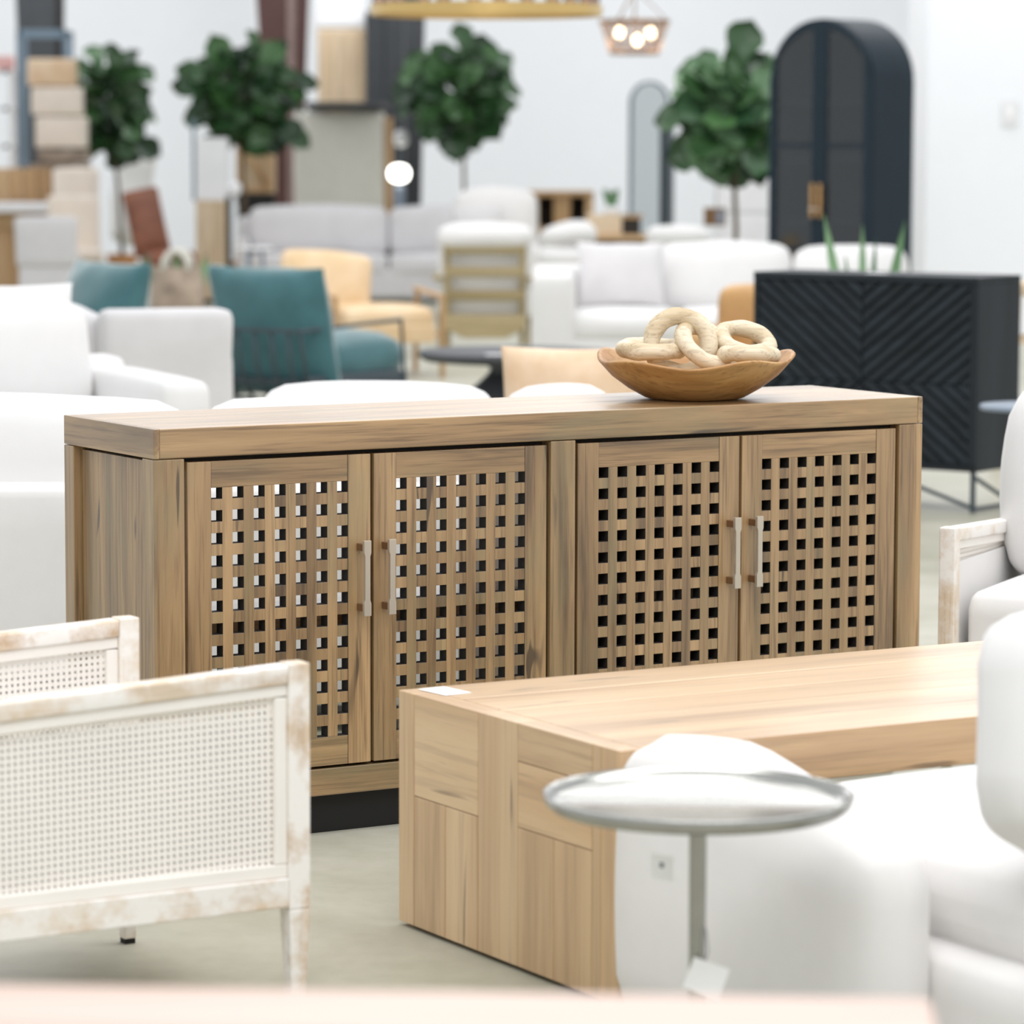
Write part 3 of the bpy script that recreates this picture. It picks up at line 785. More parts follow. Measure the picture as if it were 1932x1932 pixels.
part('base_board', MB().b2((.03, .03, 0), (AW-.03, AD-.02, .10)), 'navy_cabinet', ac)
for z in (.55, .98, 1.40, 1.80):
    part('shelf', MB().b2((.03, .06, z), (AW-.03, AD-.02, z+.025)), 'navy_cabinet', ac)
def halfarch(x0, x1, left):
    pts = []
    for i in range(15):
        x = x0+(x1-x0)*i/14
        u = (x-AW/2)/(AW/2-.004); pts.append((x, AH-.42+.416*math.sqrt(max(0, 1-u*u))))
    return pts
for left in (True, False):
    dr = bpy.data.objects.new('door', None); COL.objects.link(dr); dr.parent = ac; dr.empty_display_size = .05
    x0, x1 = (.004, AW/2-.002) if left else (AW/2+.002, AW-.004)
    top = halfarch(x0, x1, left); st = .055
    outer = [(x0, .02)] + top + [(x1, .02)] if left else [(x0, .02)] + top + [(x1, .02)]
    cxm, czm = (x0+x1)/2, 1.1
    def shrink(p):
        x = min(max(p[0], x0+st), x1-st)
        u = (x-AW/2)/(AW/2-.004); zz = AH-.42+.416*math.sqrt(max(0, 1-u*u))-st*1.15
        return (x, min(max(p[1], .02+.42), zz))
    inner = [shrink(p) for p in outer]
    m = MB(); vs = []
    for a, b in zip(outer, inner): vs += [(a[0], 0, a[1]), (b[0], 0, b[1]), (b[0], .028, b[1]), (a[0], .028, a[1])]
    fs = []; n = len(outer)
    for k in range(n):
        l = (k+1) % n
        for q in range(4):
            r = (q+1) % 4; fs.append((k*4+q, l*4+q, l*4+r, k*4+r))
    m.add(vs, fs); part('door_frame', m, 'navy_cabinet', dr)
    part('muntin', MB().b2((x0+st, .002, 1.50), (x1-st, .026, 1.53)), 'navy_cabinet', dr)
    part('muntin', MB().b2((x0+st, .002, .80), (x1-st, .026, .83)), 'navy_cabinet', dr)
    part('pane', MB().prism(inner, .010, .016, 'y'), 'cabinet_glass', dr)
    hx = x1-.03 if left else x0+.03
    part('handle', MB().b2((hx-.010, -.035, 1.03), (hx+.010, -.018, 1.26)), 'cognac_leather', dr, bevel=.003)
    part('handle_mount', MB().b2((hx-.006, -.018, 1.14), (hx+.006, .002, 1.16)), 'bronze', dr)
solo('price_tag', MB().lathe([(.001, 0), (.034, 0), (.034, .003), (.001, .003)], 20), 'card', 'white oval tag hanging on the arched cabinet handles', 'price tag', (2.026, 24.52, 1.09), 0)
bpy.data.objects['price_tag'].rotation_euler = (0, 0, 0)
# right edge pieces
t = thing('drink_table', 'slate grey round drink table at the right edge before the black cabinet', 'side table', (1.960, 13.6, 0))
part('table_top', MB().lathe([(.001, .57), (.20, .57), (.205, .56), (.20, .55), (.001, .548)], 36), 'slate_top', t, smooth=True)
part('stem', MB().lathe([(.05, .548), (.025, .52), (.02, .1), (.05, .03)], 20), 'slate_top', t, smooth=True)
part('base', MB().lathe([(.05, .03), (.14, .015), (.145, 0), (.001, 0)], 32), 'slate_top', t, smooth=True)
t = thing('wood_stool', 'pale wooden counter stool at the right edge beyond the black cabinet', 'stool', (2.478, 17.2, 0), .1)
part('seat', MB().soft((0, 0, .86), (.34, .34, .06), .02), 'pale_x', t, smooth=True)
for sx in (-1, 1):
    for sy in (-1, 1): part('leg', MB().bar((sx*.145, sy*.145, 0), (sx*.125, sy*.125, .83), .045), 'pale_z', t, bevel=.004)
for z in (.3, .62):
    for sy in (-1, 1): part('stretcher', MB().bar((-.13, sy*.13, z), (.13, sy*.13, z), .03), 'pale_x', t)
# ------------------------------------------------------------------ fiddle leaf fig trees
def leaf_mesh(name, L, W, curl, seed, mat='fig_leaf'):
    rnd = random.Random(seed); n = 7; vs = []; fs = []
    wid = [.10, .46, .60, .58, .86, 1.0, .78, .06]
    for i in range(n+1):
        t = i/n; w_ = W/2*wid[i]
        z = -curl*L*t*t + .06*L*math.sin(t*PI*1.6)
        for u in (-1, -.5, 0, .5, 1):
            vs.append((u*w_, L*(.12+.88*t) if i else L*.06, z + .16*W*(abs(u)**1.5) + rnd.uniform(-.01, .01)*W))
    for i in range(n):
        for k in range(4): fs.append((i*5+k, i*5+k+1, i*5+k+6, i*5+k+5))
    m = MB(); m.add(vs, fs)
    m.add([(-.004, 0, 0), (.004, 0, 0), (.004, L*.1, 0), (-.004, L*.1, 0)], [(0, 1, 2, 3)])
    me = m.mesh(name, True); me.materials.append(MATS[mat]); return me
LEAVES = [leaf_mesh('leaf', .34, .24, .25, 1), leaf_mesh('leaf', .28, .21, .35, 2), leaf_mesh('leaf', .38, .25, .15, 3)]
LEAVES_LIT = [leaf_mesh('leaf', .34, .24, .25, 1, 'fig_leaf_lit'), leaf_mesh('leaf', .28, .21, .35, 2, 'fig_leaf_lit'), leaf_mesh('leaf', .38, .25, .15, 3, 'fig_leaf')]
def fig_tree(label, loc, crown_z, rx, rz_, n, seed, trunk_lean=0.0, pot='clay', pot_r=.16, pot_h=.34, ls=1.0, lv=LEAVES):
    rnd = random.Random(seed)
    t = thing('fiddle_leaf_fig', label, 'tree', loc, 0, 'fiddle leaf fig trees')
    part('pot', MB().lathe([(.001, 0), (pot_r*.8, 0), (pot_r, pot_h), (pot_r*.93, pot_h), (pot_r*.85, pot_h*.9), (.001, pot_h*.9)], 28), pot, t, smooth=True)
    top = crown_z-rz_*.4
    part('trunk', MB().tube([(0, 0, pot_h*.85), (.02+trunk_lean*.4, 0, crown_z*.5), (trunk_lean, 0, top)], [.022, .02, .016], 8), 'bark', t, smooth=True)
    tips = []
    for k in range(7):
        a = 2*PI*k/7+rnd.uniform(-.3, .3); e = rnd.uniform(-.2, 1.2)
        p = Vector((trunk_lean+rx*.55*math.cos(a)*math.cos(e), rx*.55*math.sin(a)*math.cos(e), crown_z+rz_*.6*math.sin(e)))
        part('branch', MB().tube([(trunk_lean, 0, top-.05), ((trunk_lean+p.x)/2, p.y/2, (top+p.z)/2+.02), p], [.014, .011, .007], 6), 'bark', t, smooth=True)
    g = PI*(3-math.sqrt(5))
    for k in range(n):
        zz = 1-2*(k+.5)/n; rr = math.sqrt(max(0, 1-zz*zz)); a = g*k+rnd.uniform(-.25, .25)
        d = Vector((rr*math.cos(a), rr*math.sin(a), zz))
        s = rnd.choice((.45, .66, .78, .84))*rnd.uniform(.85, 1.05)
        p = Vector((trunk_lean+d.x*rx*s, d.y*rx*s, crown_z+d.z*rz_*s))
        out = Vector((d.x, d.y, d.z*.6+rnd.uniform(-.1, .55))) + Vector((rnd.uniform(-.4, .4), rnd.uniform(-.4, .4), 0))
        out.normalize()
        nrm = (Vector((rnd.uniform(-.5, .5), -.75, .75)) + d*.7); nrm = (nrm-out*nrm.dot(out)).normalized()
        x = out.cross(nrm).normalized()
        o = bpy.data.objects.new('leaf', lv[k % 3]); COL.objects.link(o); o.parent = t
        sc = rnd.uniform(.7, 1.05)*ls
        M = Matrix((x, out, nrm)).transposed().to_4x4(); M = Matrix.Translation(p-out*.12*ls) @ M @ Matrix.Scale(sc, 4)
        o.matrix_local = M
    return t
fig_tree('narrow fiddle leaf fig in a clay basket pot near the left edge', (-4.089, 38, 0), 1.864, .44, .66, 105, 3, -.10, ls=1.15)
fig_tree('round fiddle leaf fig left of the maroon steel column', (-2.676, 36, 0), 1.952, .60, .56, 130, 5, .0, ls=1.2)
fig_tree('fiddle leaf fig with spiky silhouette right of the charcoal column', (-0.515, 37, 0), 2.001, .54, .56, 120, 8, .0, 'white_paint', ls=1.2)
fig_tree('large fiddle leaf fig beside the arched navy cabinet', (1.676, 27.5, 0), 1.741, .42, .48, 112, 12, -.02, 'white_paint', ls=1.22, lv=LEAVES_LIT)
# ------------------------------------------------------------------ steel columns and tall panels
def tapered(xa, xb, xc, xd, z1, y0, y1):   # bottom xa..xb, top xc..xd
    m = MB(); vs = [(xa, y0, 0), (xb, y0, 0), (xb, y1, 0), (xa, y1, 0), (xc, y0, z1), (xd, y0, z1), (xd, y1, z1), (xc, y1, z1)]
    m.add(vs, [(3, 2, 1, 0), (4, 5, 6, 7), (0, 1, 5, 4), (1, 2, 6, 5), (2, 3, 7, 6), (3, 0, 4, 7)]); return m
t = thing('steel_column', 'tapered charcoal steel column at the far left', 'column', (-5.450, 42, 0))
part('flange', tapered(-.16, .16, -.36, .32, 6, 0, .03), 'charcoal', t)
part('web', tapered(-.02, .02, -.02, .02, 6, .03, .35), 'charcoal', t)
part('edge_plate', tapered(.16, .22, .24, .30, 6, -.02, .3), 'matte_black', t)
t = thing('steel_column', 'tapered maroon steel column between the fig trees', 'column', (-2.631, 43, 0))
part('flange', tapered(-.20, .10, -.56, .34, 6, 0, .04), 'maroon_steel', t)
part('web', tapered(-.02, .02, -.02, .02, 6, .04, .4), 'maroon_steel', t)
part('edge_strip', tapered(-.03, .05, -.02, .09, 6, -.05, -.002), 'maroon_edge', t)
t = thing('steel_column', 'tapered black steel column behind the third fig tree', 'column', (-1.151, 41, 0))
part('flange', tapered(-.08, .10, -.28, .22, 6, 0, .04), 'charcoal', t)
part('web', tapered(-.02, .02, -.02, .02, 6, .04, .4), 'charcoal', t)
def panel_cab(name, label, cat, px0, px1, pytop, Y, mat, depth=.4, extra=None):
    x0, x1 = px0, px1
    t = thing(name, label, cat, ((x0+x1)/2, Y, 0)); w_ = x1-x0
    part('body', MB().b2((-w_/2, .02, .06), (w_/2, depth, pytop)), mat, t, bevel=.008)
    for s in (-1, 1):
        part('door', MB().b2((min(0, s*w_/2)+.006, 0, .1), (max(0, s*w_/2)-.006, .02, pytop-.02)), mat, t, bevel=.004)
    for sx in (-1, 1):
        for y in (.06, depth-.06): part('foot', MB().box((sx*(w_/2-.05), y, .03), (.06, .06, .06)), 'matte_black', t)
    return t
panel_cab('wardrobe', 'tall charcoal wardrobe panel beside the black column', 'wardrobe', -1.603, -1.187, 2.921, 39.6, 'charcoal')
panel_cab('wardrobe', 'tall pale wood wardrobe right of the maroon column', 'wardrobe', -2.144, -1.631, 2.739, 40, 'pale_z')
solo('carton', MB().soft((0, .2, .18), (0.543, .36, .36), .02), 'white_paint', 'white carton on top of the tall pale wood wardrobe', 'box', (-1.893, 40.0, 2.756), smooth=True)
# linen wrapped crate with a tray on top
t = thing('linen_crate', 'upright linen-wrapped panel crate behind the grey sofa', 'crate', (-1.815, 38, 0))
w_ = 0.943
part('wrap', MB().soft((0, .14, 1.826/2+.02), (w_, .28, 1.826-.04), .03, (0, .01, 0), None, .01, 3), 'crate_linen', t, smooth=True)
part('edge_board', MB().b2((w_/2+.002, .02, .02), (w_/2+.08, .24, 1.771)), 'tan_z', t, bevel=.006)
part('skid', MB().b2((-w_/2+.02, .04, 0), (w_/2-.02, .24, .03)), 'tan_x', t)
t = solo('round_tray', MB().lathe([(.001, .0), (.37, .0), (.42, .03), (.425, .09), (.415, .09), (.40, .045), (.36, .03), (.001, .03)], 40), 'charcoal', 'dark-rimmed round tray resting on top of the linen-wrapped crate', 'tray', (-1.749, 38.14, 1.826+.01), smooth=True)
# globe lamp
t = thing('floor_lamp', 'floor lamp with a glowing white globe beside the linen crate', 'lamp', (-1.164, 37.2, 0))
part('base', MB().lathe([(.001, 0), (.14, 0), (.14, .025), (.03, .04), (.001, .04)], 24), 'iron_grey', t, smooth=True)
part('pole', MB().tube([(0, 0, .03), (0, 0, 1.428)], .016, 8), 'iron_grey', t, smooth=True)
part('body', MB().lathe([(.001, .02), (.05, .02), (.06, 1.078-.04), (.04, 1.078), (.001, 1.078)], 20), 'slate_top', t, smooth=True)
part('globe', MB().soft((0, 0, 1.196), (.215, .215, .175), .087), 'lamp_glow', t, smooth=True)
part('upper_shade', MB().soft((.02, 0, 1.552), (.15, .15, .17), .06), 'white_paint', t, smooth=True)
# crate with diagonal brace on a black trunk
t = thing('storage_chest', 'black storage chest under the cross-braced wooden crate', 'chest', (-2.734, 38.6, 0))
z0 = 0.970
part('body', MB().b2((-.19, 0, .04), (.19, .34, z0-.12)), 'plinth_black', t, bevel=.01)
part('lid', MB().b2((-.2, -.01, z0-.118), (.2, .35, z0)), 'plinth_black', t, bevel=.01)
for sx in (-.15, .15): part('foot', MB().box((sx, .17, .02), (.06, .3, .04)), 'matte_black', t)
t = thing('braced_crate', 'wooden crate with a diagonal brace atop the black chest', 'crate', (-2.734, 38.6, z0))
hz = 0.548
part('panel', MB().b2((-.2, .03, .005), (.2, .3, hz)), 'pale_z', t)
for a, b in (((-.2, 0, .002), (-.15, .03, hz)), ((.15, 0, .002), (.2, .03, hz)), ((-.15, 0, .002), (.15, .03, .05)), ((-.15, 0, hz-.05), (.15, .03, hz))):
    part('frame_board', MB().b2(a, b), 'tan_z', t, bevel=.004)
part('brace', MB().bar((-.14, .012, hz-.06), (.14, .012, .06), .06, .022, (0, 1, 0)), 'tan_z', t)
# pale pedestal cabinet, white box on it, black lamp stand
t = thing('pedestal_cabinet', 'narrow pale wood pedestal cabinet left of the grey sofa', 'cabinet', (-2.825, 34, 0))
zc = 0.971
part('body', MB().b2((-.14, .0, .05), (.14, .34, zc-.02)), 'pale_z', t, bevel=.006)
part('top', MB().b2((-.145, -.01, zc-.02), (.145, .35, zc)), 'pale_x', t, bevel=.004)
part('plinth', MB().b2((-.12, .02, 0), (.12, .32, .05)), 'matte_black', t)
t = thing('display_box', 'tall white display box standing on the pale pedestal cabinet', 'box', (-2.815, 34, zc))
part('body', MB().b2((-.14, .0, 0), (.14, .3, 0.582)), 'white_paint', t, bevel=.01)
part('edge_post', MB().bar((-.165, .02, -.0), (-.165, .02, 0.763), .03), 'blue_steel', t)
t = thing('floor_lamp', 'slim black floor lamp with a small white globe by the grey sofa', 'lamp', (-2.625, 33.6, 0))
part('base', MB().lathe([(.001, 0), (.12, 0), (.12, .02), (.001, .03)], 24), 'matte_black', t, smooth=True)
part('pole', MB().tube([(0, 0, .02), (0, 0, 1.017)], .028, 8), 'matte_black', t, smooth=True)
part('globe', MB().soft((.05, 0, 1.085), (.14, .14, .15), .068), 'white_paint', t, smooth=True)
# brown leather chair
t = thing('leather_chair', 'dark brown leather chair with raked back at the left rear', 'armchair', (-3.108, 33, 0), .35)
part('backrest', MB().soft((-.12, .40, .78), (.34, .10, .62), .04, (0, .02, 0), RX(-.12)@RY(-.18), .006), 'brown_leather', t, smooth=True)
part('seat', MB().soft((.02, .14, .46), (.42, .5, .14), .05, (0, 0, .02)), 'brown_leather', t, smooth=True)
part('side_panel', MB().soft((.02, -.06, .27), (.42, .10, .32), .03), 'brown_leather', t, smooth=True)
for sx in (-.16, .2):
    for y in (-.04, .36): part('leg', MB().bar((sx, y, 0), (sx, y, .42), .04), 'tan_z', t)
# white sheet draped over a stand
t = thing('draped_stand', 'white cloth draped over a stand behind the first fig tree pot', 'draped stand', (-4.135, 39.5, 0))
part('cloth', MB().soft((0, .1, .98), (.44, .3, 1.1), .1, (0, .02, .05), RY(.12), .05, 2), 'soft_white', t, smooth=True)
for sx in (-.12, .14): part('post', MB().bar((sx, .1, 0), (sx, .1, .6), .05), 'slate_top', t)
# woven basket with handles and greens
t = thing('woven_basket', 'tall woven basket with pale loop handles behind the teal chair', 'basket', (-2.584, 28, 0))
zb_ = 0.567
part('body', MB().lathe([(.001, 0), (.17, 0), (.21, zb_*.6), (.20, zb_), (.185, zb_), (.19, zb_*.6), (.001, .03)], 32), 'basket_weave', t, smooth=True)
for yy in (-.17, .17):
    part('handle', MB().tube([(-.09, yy, zb_-.03), (-.09, yy, zb_+.05), (-.05, yy, zb_+.11), (0, yy, zb_+.13), (.05, yy, zb_+.11), (.09, yy, zb_+.05), (.09, yy, zb_-.03)], .022, 8), 'crate_linen', t, smooth=True)
t = thing('leafy_stems', 'dusty green stems arranged in the woven basket', 'plant', (-2.584, 28, .04))
for k in range(12):
    a = 2*PI*k/12
    part('leaf', blade((.06*math.cos(a), .06*math.sin(a), .0), (.25*math.cos(a), .16*math.sin(a), zb_+.02+.05*math.sin(k*2.3)), .035), 'snake_leaf', t, smooth=True)
# ------------------------------------------------------------------ grey sofa group
sofa('sofa', 'long pale grey sofa below the linen-wrapped crate', 'sofa', (-1.173, 34.4, 0), .04, 2.9, .95, .44, .60, .88, 'grey_linen', 2, (1, 1), .89, .12, .80)
t = thing('side_table', 'small white pedestal side table in front of the grey sofa', 'side table', (-2.142, 30, 0))
part('table_top', MB().lathe([(.001, .66), (.16, .66), (.165, .64), (.001, .63)], 28), 'white_paint', t, smooth=True)
for k in range(3):
    a = 2*PI*k/3
    part('leg', MB().bar((.12*math.cos(a), .12*math.sin(a), 0), (.07*math.cos(a), .07*math.sin(a), .64), .03), 'slate_top', t)
t = thing('tub_chair', 'rounded white tub chair right of the grey sofa', 'armchair', (-0.149, 31.5, 0))
m = MB().soft((0, .45, .66), (.74, .22, .84), .1, (0, .04, .06), RX(-.06), .012, 3)
part('back', m, 'white_linen', t, smooth=True)
for s in (-1, 1): part('arm', MB().soft((s*.33, .18, .42), (.16, .6, .42), .07, (0, 0, .01), None, .008), 'white_linen', t, smooth=True)
part('seat', MB().soft((0, .15, .32), (.56, .6, .3), .08, (0, 0, .03)), 'white_linen', t, smooth=True)
part('swivel_base', MB().lathe([(.001, 0), (.26, 0), (.26, .18), (.001, .18)], 28), 'tan_x', t, smooth=True)
solo('grey_pillow', MB().pillow((0, 0, .15), .46, .32, .16, RX(-.15), 8), 'grey_linen', 'pale grey pillow on the rounded white tub chair', 'pillow', (-0.309, 31.62, .66), 0, smooth=True)
t = thing('pouf_stack', 'pile of soft white floor cushions right of the slatted chair', 'cushion pile', (0.450, 29.5, 0))
part('pouf', MB().soft((0, 0, .25), (.46, .46, .49), .14, (.02, .02, .02), None, .02, 2), 'white_linen', t, smooth=True)
part('cushion', MB().soft((.02, 0, .59), (.50, .46, .18), .085, (.02, .02, .03), RY(.08), .03, 4), 'soft_white', t, smooth=True)
part('cushion', MB().soft((-.0, .02, .77), (.44, .42, .17), .08, (.02, .02, .03), RY(-.08), .03, 6), 'soft_white', t, smooth=True)
# wood console with openings, bench, small plant
t = thing('wood_console', 'warm wood console with dark square openings along the back wall', 'console', (0.186, 39, 0))
zc = 0.998; x0, x1 = -0.683, 0.682
part('top', MB().b2((x0, -.02, zc-.06), (x1, .42, zc)), 'tan_x', t, bevel=.006)
part('back_board', MB().b2((x0+.02, .38, .1), (x1-.02, .40, zc-.062)), 'reveal_dark', t)
n = 4
for k in range(n+1):
    x = x0+(x1-x0)*k/n
    part('upright', MB().b2((max(x0, x-.09), 0, 0), (min(x1, x+.09), .378, zc-.062)), 'tan_z', t, bevel=.005)
for z in (.12, .55): part('shelf', MB().b2((x0+.02, .03, z), (x1-.02, .37, z+.06)), 'tan_x', t)
t = thing('wood_bench', 'low wooden drawer bench below the small green plant', 'bench', (0.925, 31, 0))
z1 = 0.744
part('top', MB().b2((-.26, -.02, z1-.05), (.24, .4, z1)), 'tan_x', t, bevel=.006)
part('body', MB().b2((-.23, .02, .08), (.21, .38, z1-.09)), 'tan_x', t, bevel=.006)
for z in (.15, z1*.5): part('drawer', MB().b2((-.21, 0, z), (.19, .02, z+.2)), 'tan_x', t, bevel=.005)
for sx in (-.21, .19):
    for y in (.02, .36): part('leg', MB().box((sx, y, .04), (.05, .05, .08)), 'tan_z', t)
part('rail', MB().b2((-.23, .02, z1-.088), (.21, .36, z1-.052)), 'reveal_dark', t)
t = thing('open_box', 'open-fronted wooden box on the drawer bench', 'box', (0.871, 31.05, z1))
hb = 0.167
part('shell', MB().b2((-.24, .02, 0), (.06, .3, hb)), 'pale_x', t, bevel=.004)
part('cubby', MB().b2((.062, .03, 0), (.22, .3, hb)), 'reveal_dark', t)
part('lid_board', MB().b2((.062, .02, hb-.03), (.24, .029, hb)), 'tan_x', t)
t = thing('potted_plant', 'small green grassy plant in a pot on the wooden box', 'plant', (0.849, 31.18, z1+hb))
part('pot', MB().lathe([(.001, 0), (.06, 0), (.075, .07), (.065, .07), (.001, .06)], 20), 'white_paint', t, smooth=True)
for k in range(22):
    a = k*2.4; r = .03+.07*((k*7) % 5)/5
    part('leaf', blade((.02*math.cos(a), .02*math.sin(a), .05), (r*math.cos(a), r*math.sin(a), .17+.07*((k*3) % 4)/4), .012), 'snake_leaf', t, smooth=True)
# arch mirror leaning on the wall
t = thing('arched_mirror', 'tall arched floor mirror with a thin dark frame near the back wall', 'mirror', (1.159, 36, 0), .35)
mw = .42; mh = 2.124
part('frame', hoop(0, mw, .0, mh-.22, mh, .022, 0, .05, 16), 'blue_steel', t)
part('bottom_rail', MB().b2((.022, 0, 0), (mw-.022, .05, .03)), 'blue_steel', t)
part('glass', MB().prism(arch(.02, mw-.02, .02, mh-.22, mh-.02), .02, .03, 'y'), 'mirror', t)
t = thing('screen_panel', 'dark teal folding screen edge between mirror and fig tree', 'screen', (1.452, 34, 0), 1.35)
part('panel', MB().b2((0, 0, .03), (.30, .04, 1.783)), 'iron_grey', t, bevel=.006)
part('panel', MB().b2((.02, .06, .03), (.32, .09, 1.710)), 'iron_grey', t, bevel=.006)
for x in (.03, .27): part('foot', MB().box((x, .045, .015), (.04, .1, .03)), 'matte_black', t)
# bench with white cushion and white dresser
t = thing('upholstered_bench', 'slate fabric bench with a white cushion left of the big fig tree', 'bench', (1.304, 28.6, 0))
part('body', MB().soft((0, .2, .42), (.46, .42, .56), .04), 'slate_fabric', t, smooth=True)
part('cushion', MB().soft((0, .2, .78), (.5, .46, .16), .07, (0, 0, .02), None, .01), 'soft_white', t, smooth=True)
for sx in (-.18, .18): part('foot', MB().box((sx, .2, .07), (.05, .36, .14)), 'tan_z', t)
t = thing('white_dresser', 'white dresser behind the trunk of the big fig tree', 'dresser', (2.002, 31, 0))
zz = 1.239
part('body', MB().b2((-.26, .0, .06), (.24, .4, zz)), 'white_paint', t, bevel=.01)
for k in range(4):
    part('drawer', MB().b2((-.24, -.02, .1+k*(zz-.12)/4), (.22, 0, .08+(k+1)*(zz-.12)/4)), 'white_paint', t, bevel=.006)
for sx in (-.2, .18): part('foot', MB().box((sx, .2, .03), (.06, .36, .06)), 'tan_z', t)
t = thing('framed_photo', 'small framed print on a stand in front of the white dresser', 'frame', (1.666, 30, 0))
zf = 0.845
part('frame', MB().b2((-.09, 0, zf), (.09, .03, zf+.15)), 'bronze', t, bevel=.004)
part('print', MB().b2((.01, -.004, zf+.015), (.075, -.001, zf+.135)), 'slate_fabric', t)
part('stand', MB().bar((0, .015, .02), (0, .015, zf), .03), 'white_paint', t)
part('stand_base', MB().b2((-.1, -.08, 0), (.1, .1, .02)), 'white_paint', t)
# ------------------------------------------------------------------ left rear dining group
t = thing('storage_rack', 'blue-grey metal frame rack in front of the far left column', 'rack', (-5.116, 39.6, 0))
zr = 2.704; xa, xb = -0.243, 0.266
for x in (xa, xb):
    for y in (0, .5): part('post', MB().bar((x, y, 0), (x, y, zr), .05), 'blue_steel', t)
for y in (0, .5): part('top_bar', MB().bar((xa, y, zr-.03), (xb, y, zr-.03), .05, .08), 'blue_steel', t)
for z in (.5, 1.15): part('shelf', MB().b2((xa, .01, z), (xb, .49, z+.04)), 'tan_x', t)
t = thing('white_shelving', 'white wire shelving unit at the left image edge', 'shelving', (-5.201, 37, 0))
for x in (-.14, .1):
    for y in (0, .36): part('post', MB().bar((x, y, 0), (x, y, 2.20), .035), 'white_paint', t)
for k in range(6):
    part('shelf', MB().b2((-.16, 0, .3+k*.38), (.12, .38, .33+k*.38)), 'white_paint', t)
    part('label_strip', MB().b2((.03, -.012, .30+k*.38), (.09, -.004, .34+k*.38)), 'charcoal', t)
solo('pink_box', MB().soft((0, 0, .07), (.18, .2, .14), .02), 'pink', 'small pink box on top of the white shelving unit', 'box', (-5.169, 37.15, .3+5*.38+.034), smooth=True)
t = thing('display_plinth', 'pale wood plinth under the stack of linen cushions', 'plinth', (-4.618, 37, 0))
zp_ = 1.284
for sx in (-.25, .25):
    for y in (.04, .44): part('leg', MB().bar((sx, y, 0), (sx*.95, y, zp_-.16), .05), 'pale_z', t)
part('top', MB().b2((-.28, .0, zp_-.16), (.28, .48, zp_)), 'basket_weave', t, bevel=.01)
ZS = [1.284, 1.434, 1.766, 2.065, 2.353]
for k, (dx, w_, mat, lb) in enumerate(((.03, .50, 'basket_weave', 'taupe woven cushion at the bottom of the tall cushion stack'),
                                       (.01, .50, 'oat_linen', 'oat linen cushion second from the bottom of the tall stack'),
                                       (-.03, .49, 'oat_linen', 'pale linen cushion third from the bottom of the tall stack'),
                                       (-.08, .47, 'pale_leather', 'beige box cushion on top of the tall cushion stack'))):
    h = ZS[k+1]-ZS[k]
    solo('box_cushion', MB().soft((0, .24, h/2), (w_, .44, h-.012), .03, (0, .01, 0), None, .006, k), mat, lb, 'cushion', (-4.618+dx, 37, ZS[k]+.002), 0, 'stacked linen cushions', smooth=True)
t = thing('slat_headboard', 'warm wood headboard of wide vertical boards at the left edge', 'headboard', (-4.942, 36.6, 0))
zh = 1.245
for k in range(5):
    part('board', MB().b2((-.42+k*.145, 0, .1), (-.28+k*.145, .04, zh)), 'tan_z', t, bevel=.006)
part('back_rail', MB().b2((-.42, .042, zh-.2), (.3, .07, zh-.1)), 'tan_x', t)
for x in (-.38, .26): part('leg', MB().bar((x, .06, 0), (x, .06, .5), .06), 'tan_z', t)
def dining_chair(label, loc, rz, W, top, mat, flare=.0, skirt=False):
    t = thing('dining_chair', label, 'chair', loc, rz, 'upholstered dining chairs')
    m = MB().soft((0, .45, (top+.40)/2), (W, .10, top-.40), .04, (0, .01, .01), None, .004)
    m.v = [(p[0]*(1+flare*(p[2]-.4)), p[1]+.05*(p[2]-.4), p[2]) for p in m.v]
    part('backrest', m, mat, t, smooth=True)
    part('seat', MB().soft((0, .22, .44), (W*.96, .48, .11), .04, (0, 0, .01)), mat, t, smooth=True)
    if skirt:
        part('skirt', MB().soft((0, .24, .24), (W*.94, .46, .40), .03, (0, 0, 0), None, .004), mat, t, smooth=True)
    for sx in (-1, 1):
        for y in (.03, .44): part('leg', MB().box((sx*(W/2-.04), y, .2), (.04, .04, .40), taper=.7), 'tan_z', t)
    return t
dining_chair('oat linen dining chair tucked behind the white dining table', (-4.393, 36.1, 0), 0, .46, 1.245, 'oat_linen')
dining_chair('pale oat dining chair at the right end of the white table', (-4.140, 34.6, 0), .2, .50, 0.995, 'oat_linen')
dining_chair('white slipcovered dining chair in front of the white dining table', (-4.177, 33.0, 0), PI, .54, 0.844, 'grey_linen', .12, True)
t = thing('dining_table', 'dining table with white top and thick wooden pedestal at left', 'table', (-5.029, 35.6, 0))
zt_ = 0.904
part('table_top', MB().soft((-.1, .4, zt_-.04), (1.2, .9, .09), .02), 'white_paint', t, smooth=True)
part('cross_beam', MB().b2((-.5, .2, zt_-.24), (.27, .6, zt_-.086)), 'tan_x', t, bevel=.01)
part('pedestal', MB().prism([(-.12, .06), (.18, .06), (.12, zt_-.24), (-.06, zt_-.24)], .25, .55, 'y'), 'tan_z', t, bevel=.01)
part('foot_beam', MB().b2((-.5, .2, 0), (.4, .6, .06)), 'tan_x', t, bevel=.01)
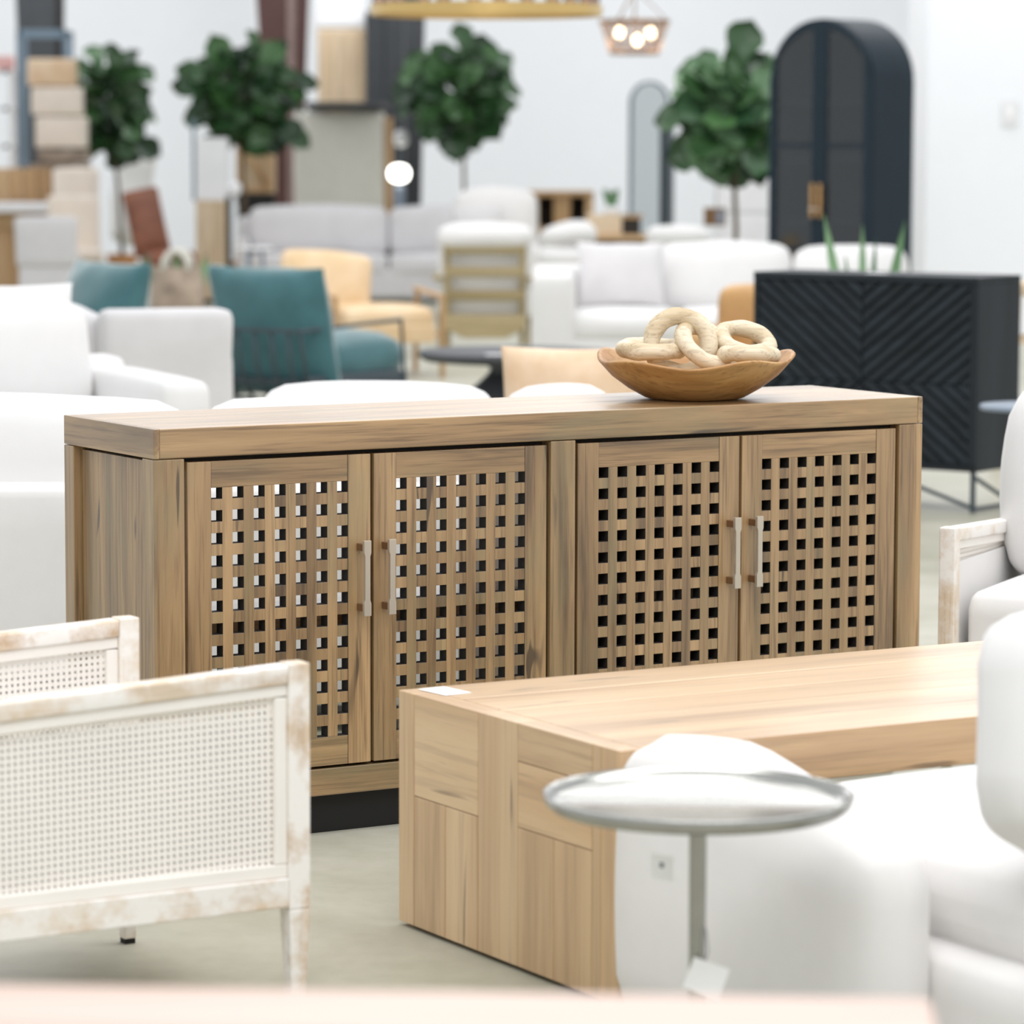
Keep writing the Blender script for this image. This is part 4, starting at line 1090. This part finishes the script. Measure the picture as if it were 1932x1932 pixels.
# ------------------------------------------------------------------ chandeliers
t = thing('ring_chandelier', 'large brass ring chandelier at the top of the picture', 'chandelier', (-0.151, 20.5, 2.271), 0)
R_ = (1.301)/2
part('ring', MB().lathe([(R_-.012, -.03), (R_, -.03), (R_, .03), (R_-.012, .03), (R_-.012, -.03)], 64), 'brass', t)
part('inner_ring', MB().lathe([(R_-.10, -.012), (R_-.085, -.012), (R_-.085, .012), (R_-.10, .012), (R_-.10, -.012)], 64), 'brass', t)
for k in range(12):
    a = 2*PI*k/12+.13; c, s_ = math.cos(a), math.sin(a)
    part('candle_cup', MB().lathe([(.001, .0), (.022, 0), (.03, .03), (.001, .03)], 14, ((R_-.05)*c, (R_-.05)*s_, .0)), 'bronze', t, smooth=True)
    part('glass_sleeve', MB().lathe([(.04, .03), (.04, .20), (.037, .20), (.037, .03)], 16, ((R_-.05)*c, (R_-.05)*s_, 0)), 'bead_glass', t, smooth=True)
    part('candle', MB().tube([((R_-.05)*c, (R_-.05)*s_, .03), ((R_-.05)*c, (R_-.05)*s_, .14)], .013, 8), 'candle_white', t, smooth=True)
    part('spoke', MB().bar(((R_-.005)*c, (R_-.005)*s_, 0), ((R_-.1)*c, (R_-.1)*s_, 0), .016), 'brass', t)
for k in range(4):
    a = 2*PI*k/4+.6
    part('hanging_rod', MB().bar(((R_-.02)*math.cos(a), (R_-.02)*math.sin(a), .02), (0, 0, 1.1), .010), 'brass', t)
part('stem', MB().bar((0, 0, 1.08), (0, 0, 3.4), .02), 'brass', t)
t = thing('bead_chandelier', 'lit beaded basket chandelier at the upper right of centre', 'chandelier', (0.959, 29, 2.232), 0)
rb, rt, hb = .19, .27, .25
part('top_ring', MB().tube([(rt*math.cos(2*PI*k/40), rt*math.sin(2*PI*k/40), hb) for k in range(40)], .014, 8, closed=True), 'bronze', t, smooth=True)
part('bottom_ring', MB().tube([(rb*math.cos(2*PI*k/40), rb*math.sin(2*PI*k/40), 0) for k in range(40)], .010, 8, closed=True), 'bronze', t, smooth=True)
m = MB()
for row in range(9):
    f_ = row/9+.05; r = rb+(rt-rb)*f_; z = hb*f_
    n = 40
    for k in range(n):
        a = 2*PI*(k+.5*(row % 2))/n; c = Vector((r*math.cos(a), r*math.sin(a), z)); e = .013
        m.add([c+Vector(v)*e for v in ((1, 0, 0), (-1, 0, 0), (0, 1, 0), (0, -1, 0), (0, 0, 1), (0, 0, -1))],
              [(0, 2, 4), (2, 1, 4), (1, 3, 4), (3, 0, 4), (2, 0, 5), (1, 2, 5), (3, 1, 5), (0, 3, 5)])
o = part('bead_strands', m, 'bead_glass', t); o['kind'] = 'stuff'
for k, (x, y, z) in enumerate(((-.12, -.04, .16), (.02, -.1, .10), (.13, .02, .16))):
    part('bulb', MB().soft((x, y, z), (.07, .07, .085), .034), 'bulb_glow', t, smooth=True)
    part('bulb_arm', MB().bar((x, y, z+.04), (0, 0, hb+.02), .012), 'bronze', t)
for k in range(3):
    a = 2*PI*k/3
    part('hanging_wire', MB().bar((rt*math.cos(a), rt*math.sin(a), hb), (0, 0, hb+.26), .008), 'bronze', t)
part('stem', MB().bar((0, 0, hb), (0, 0, 3.6), .014), 'bronze', t)

t = thing('light_switch', 'small white light switch plate on the right partition wall', 'light switch', (3.810, 27.99, 1.663))
part('plate', MB().b2((-.06, -.006, 0), (.06, .0, .2)), 'white_paint', t, bevel=.002)
part('rocker', MB().b2((-.02, -.016, .06), (.02, -.0062, .14)), 'card', t, bevel=.002)
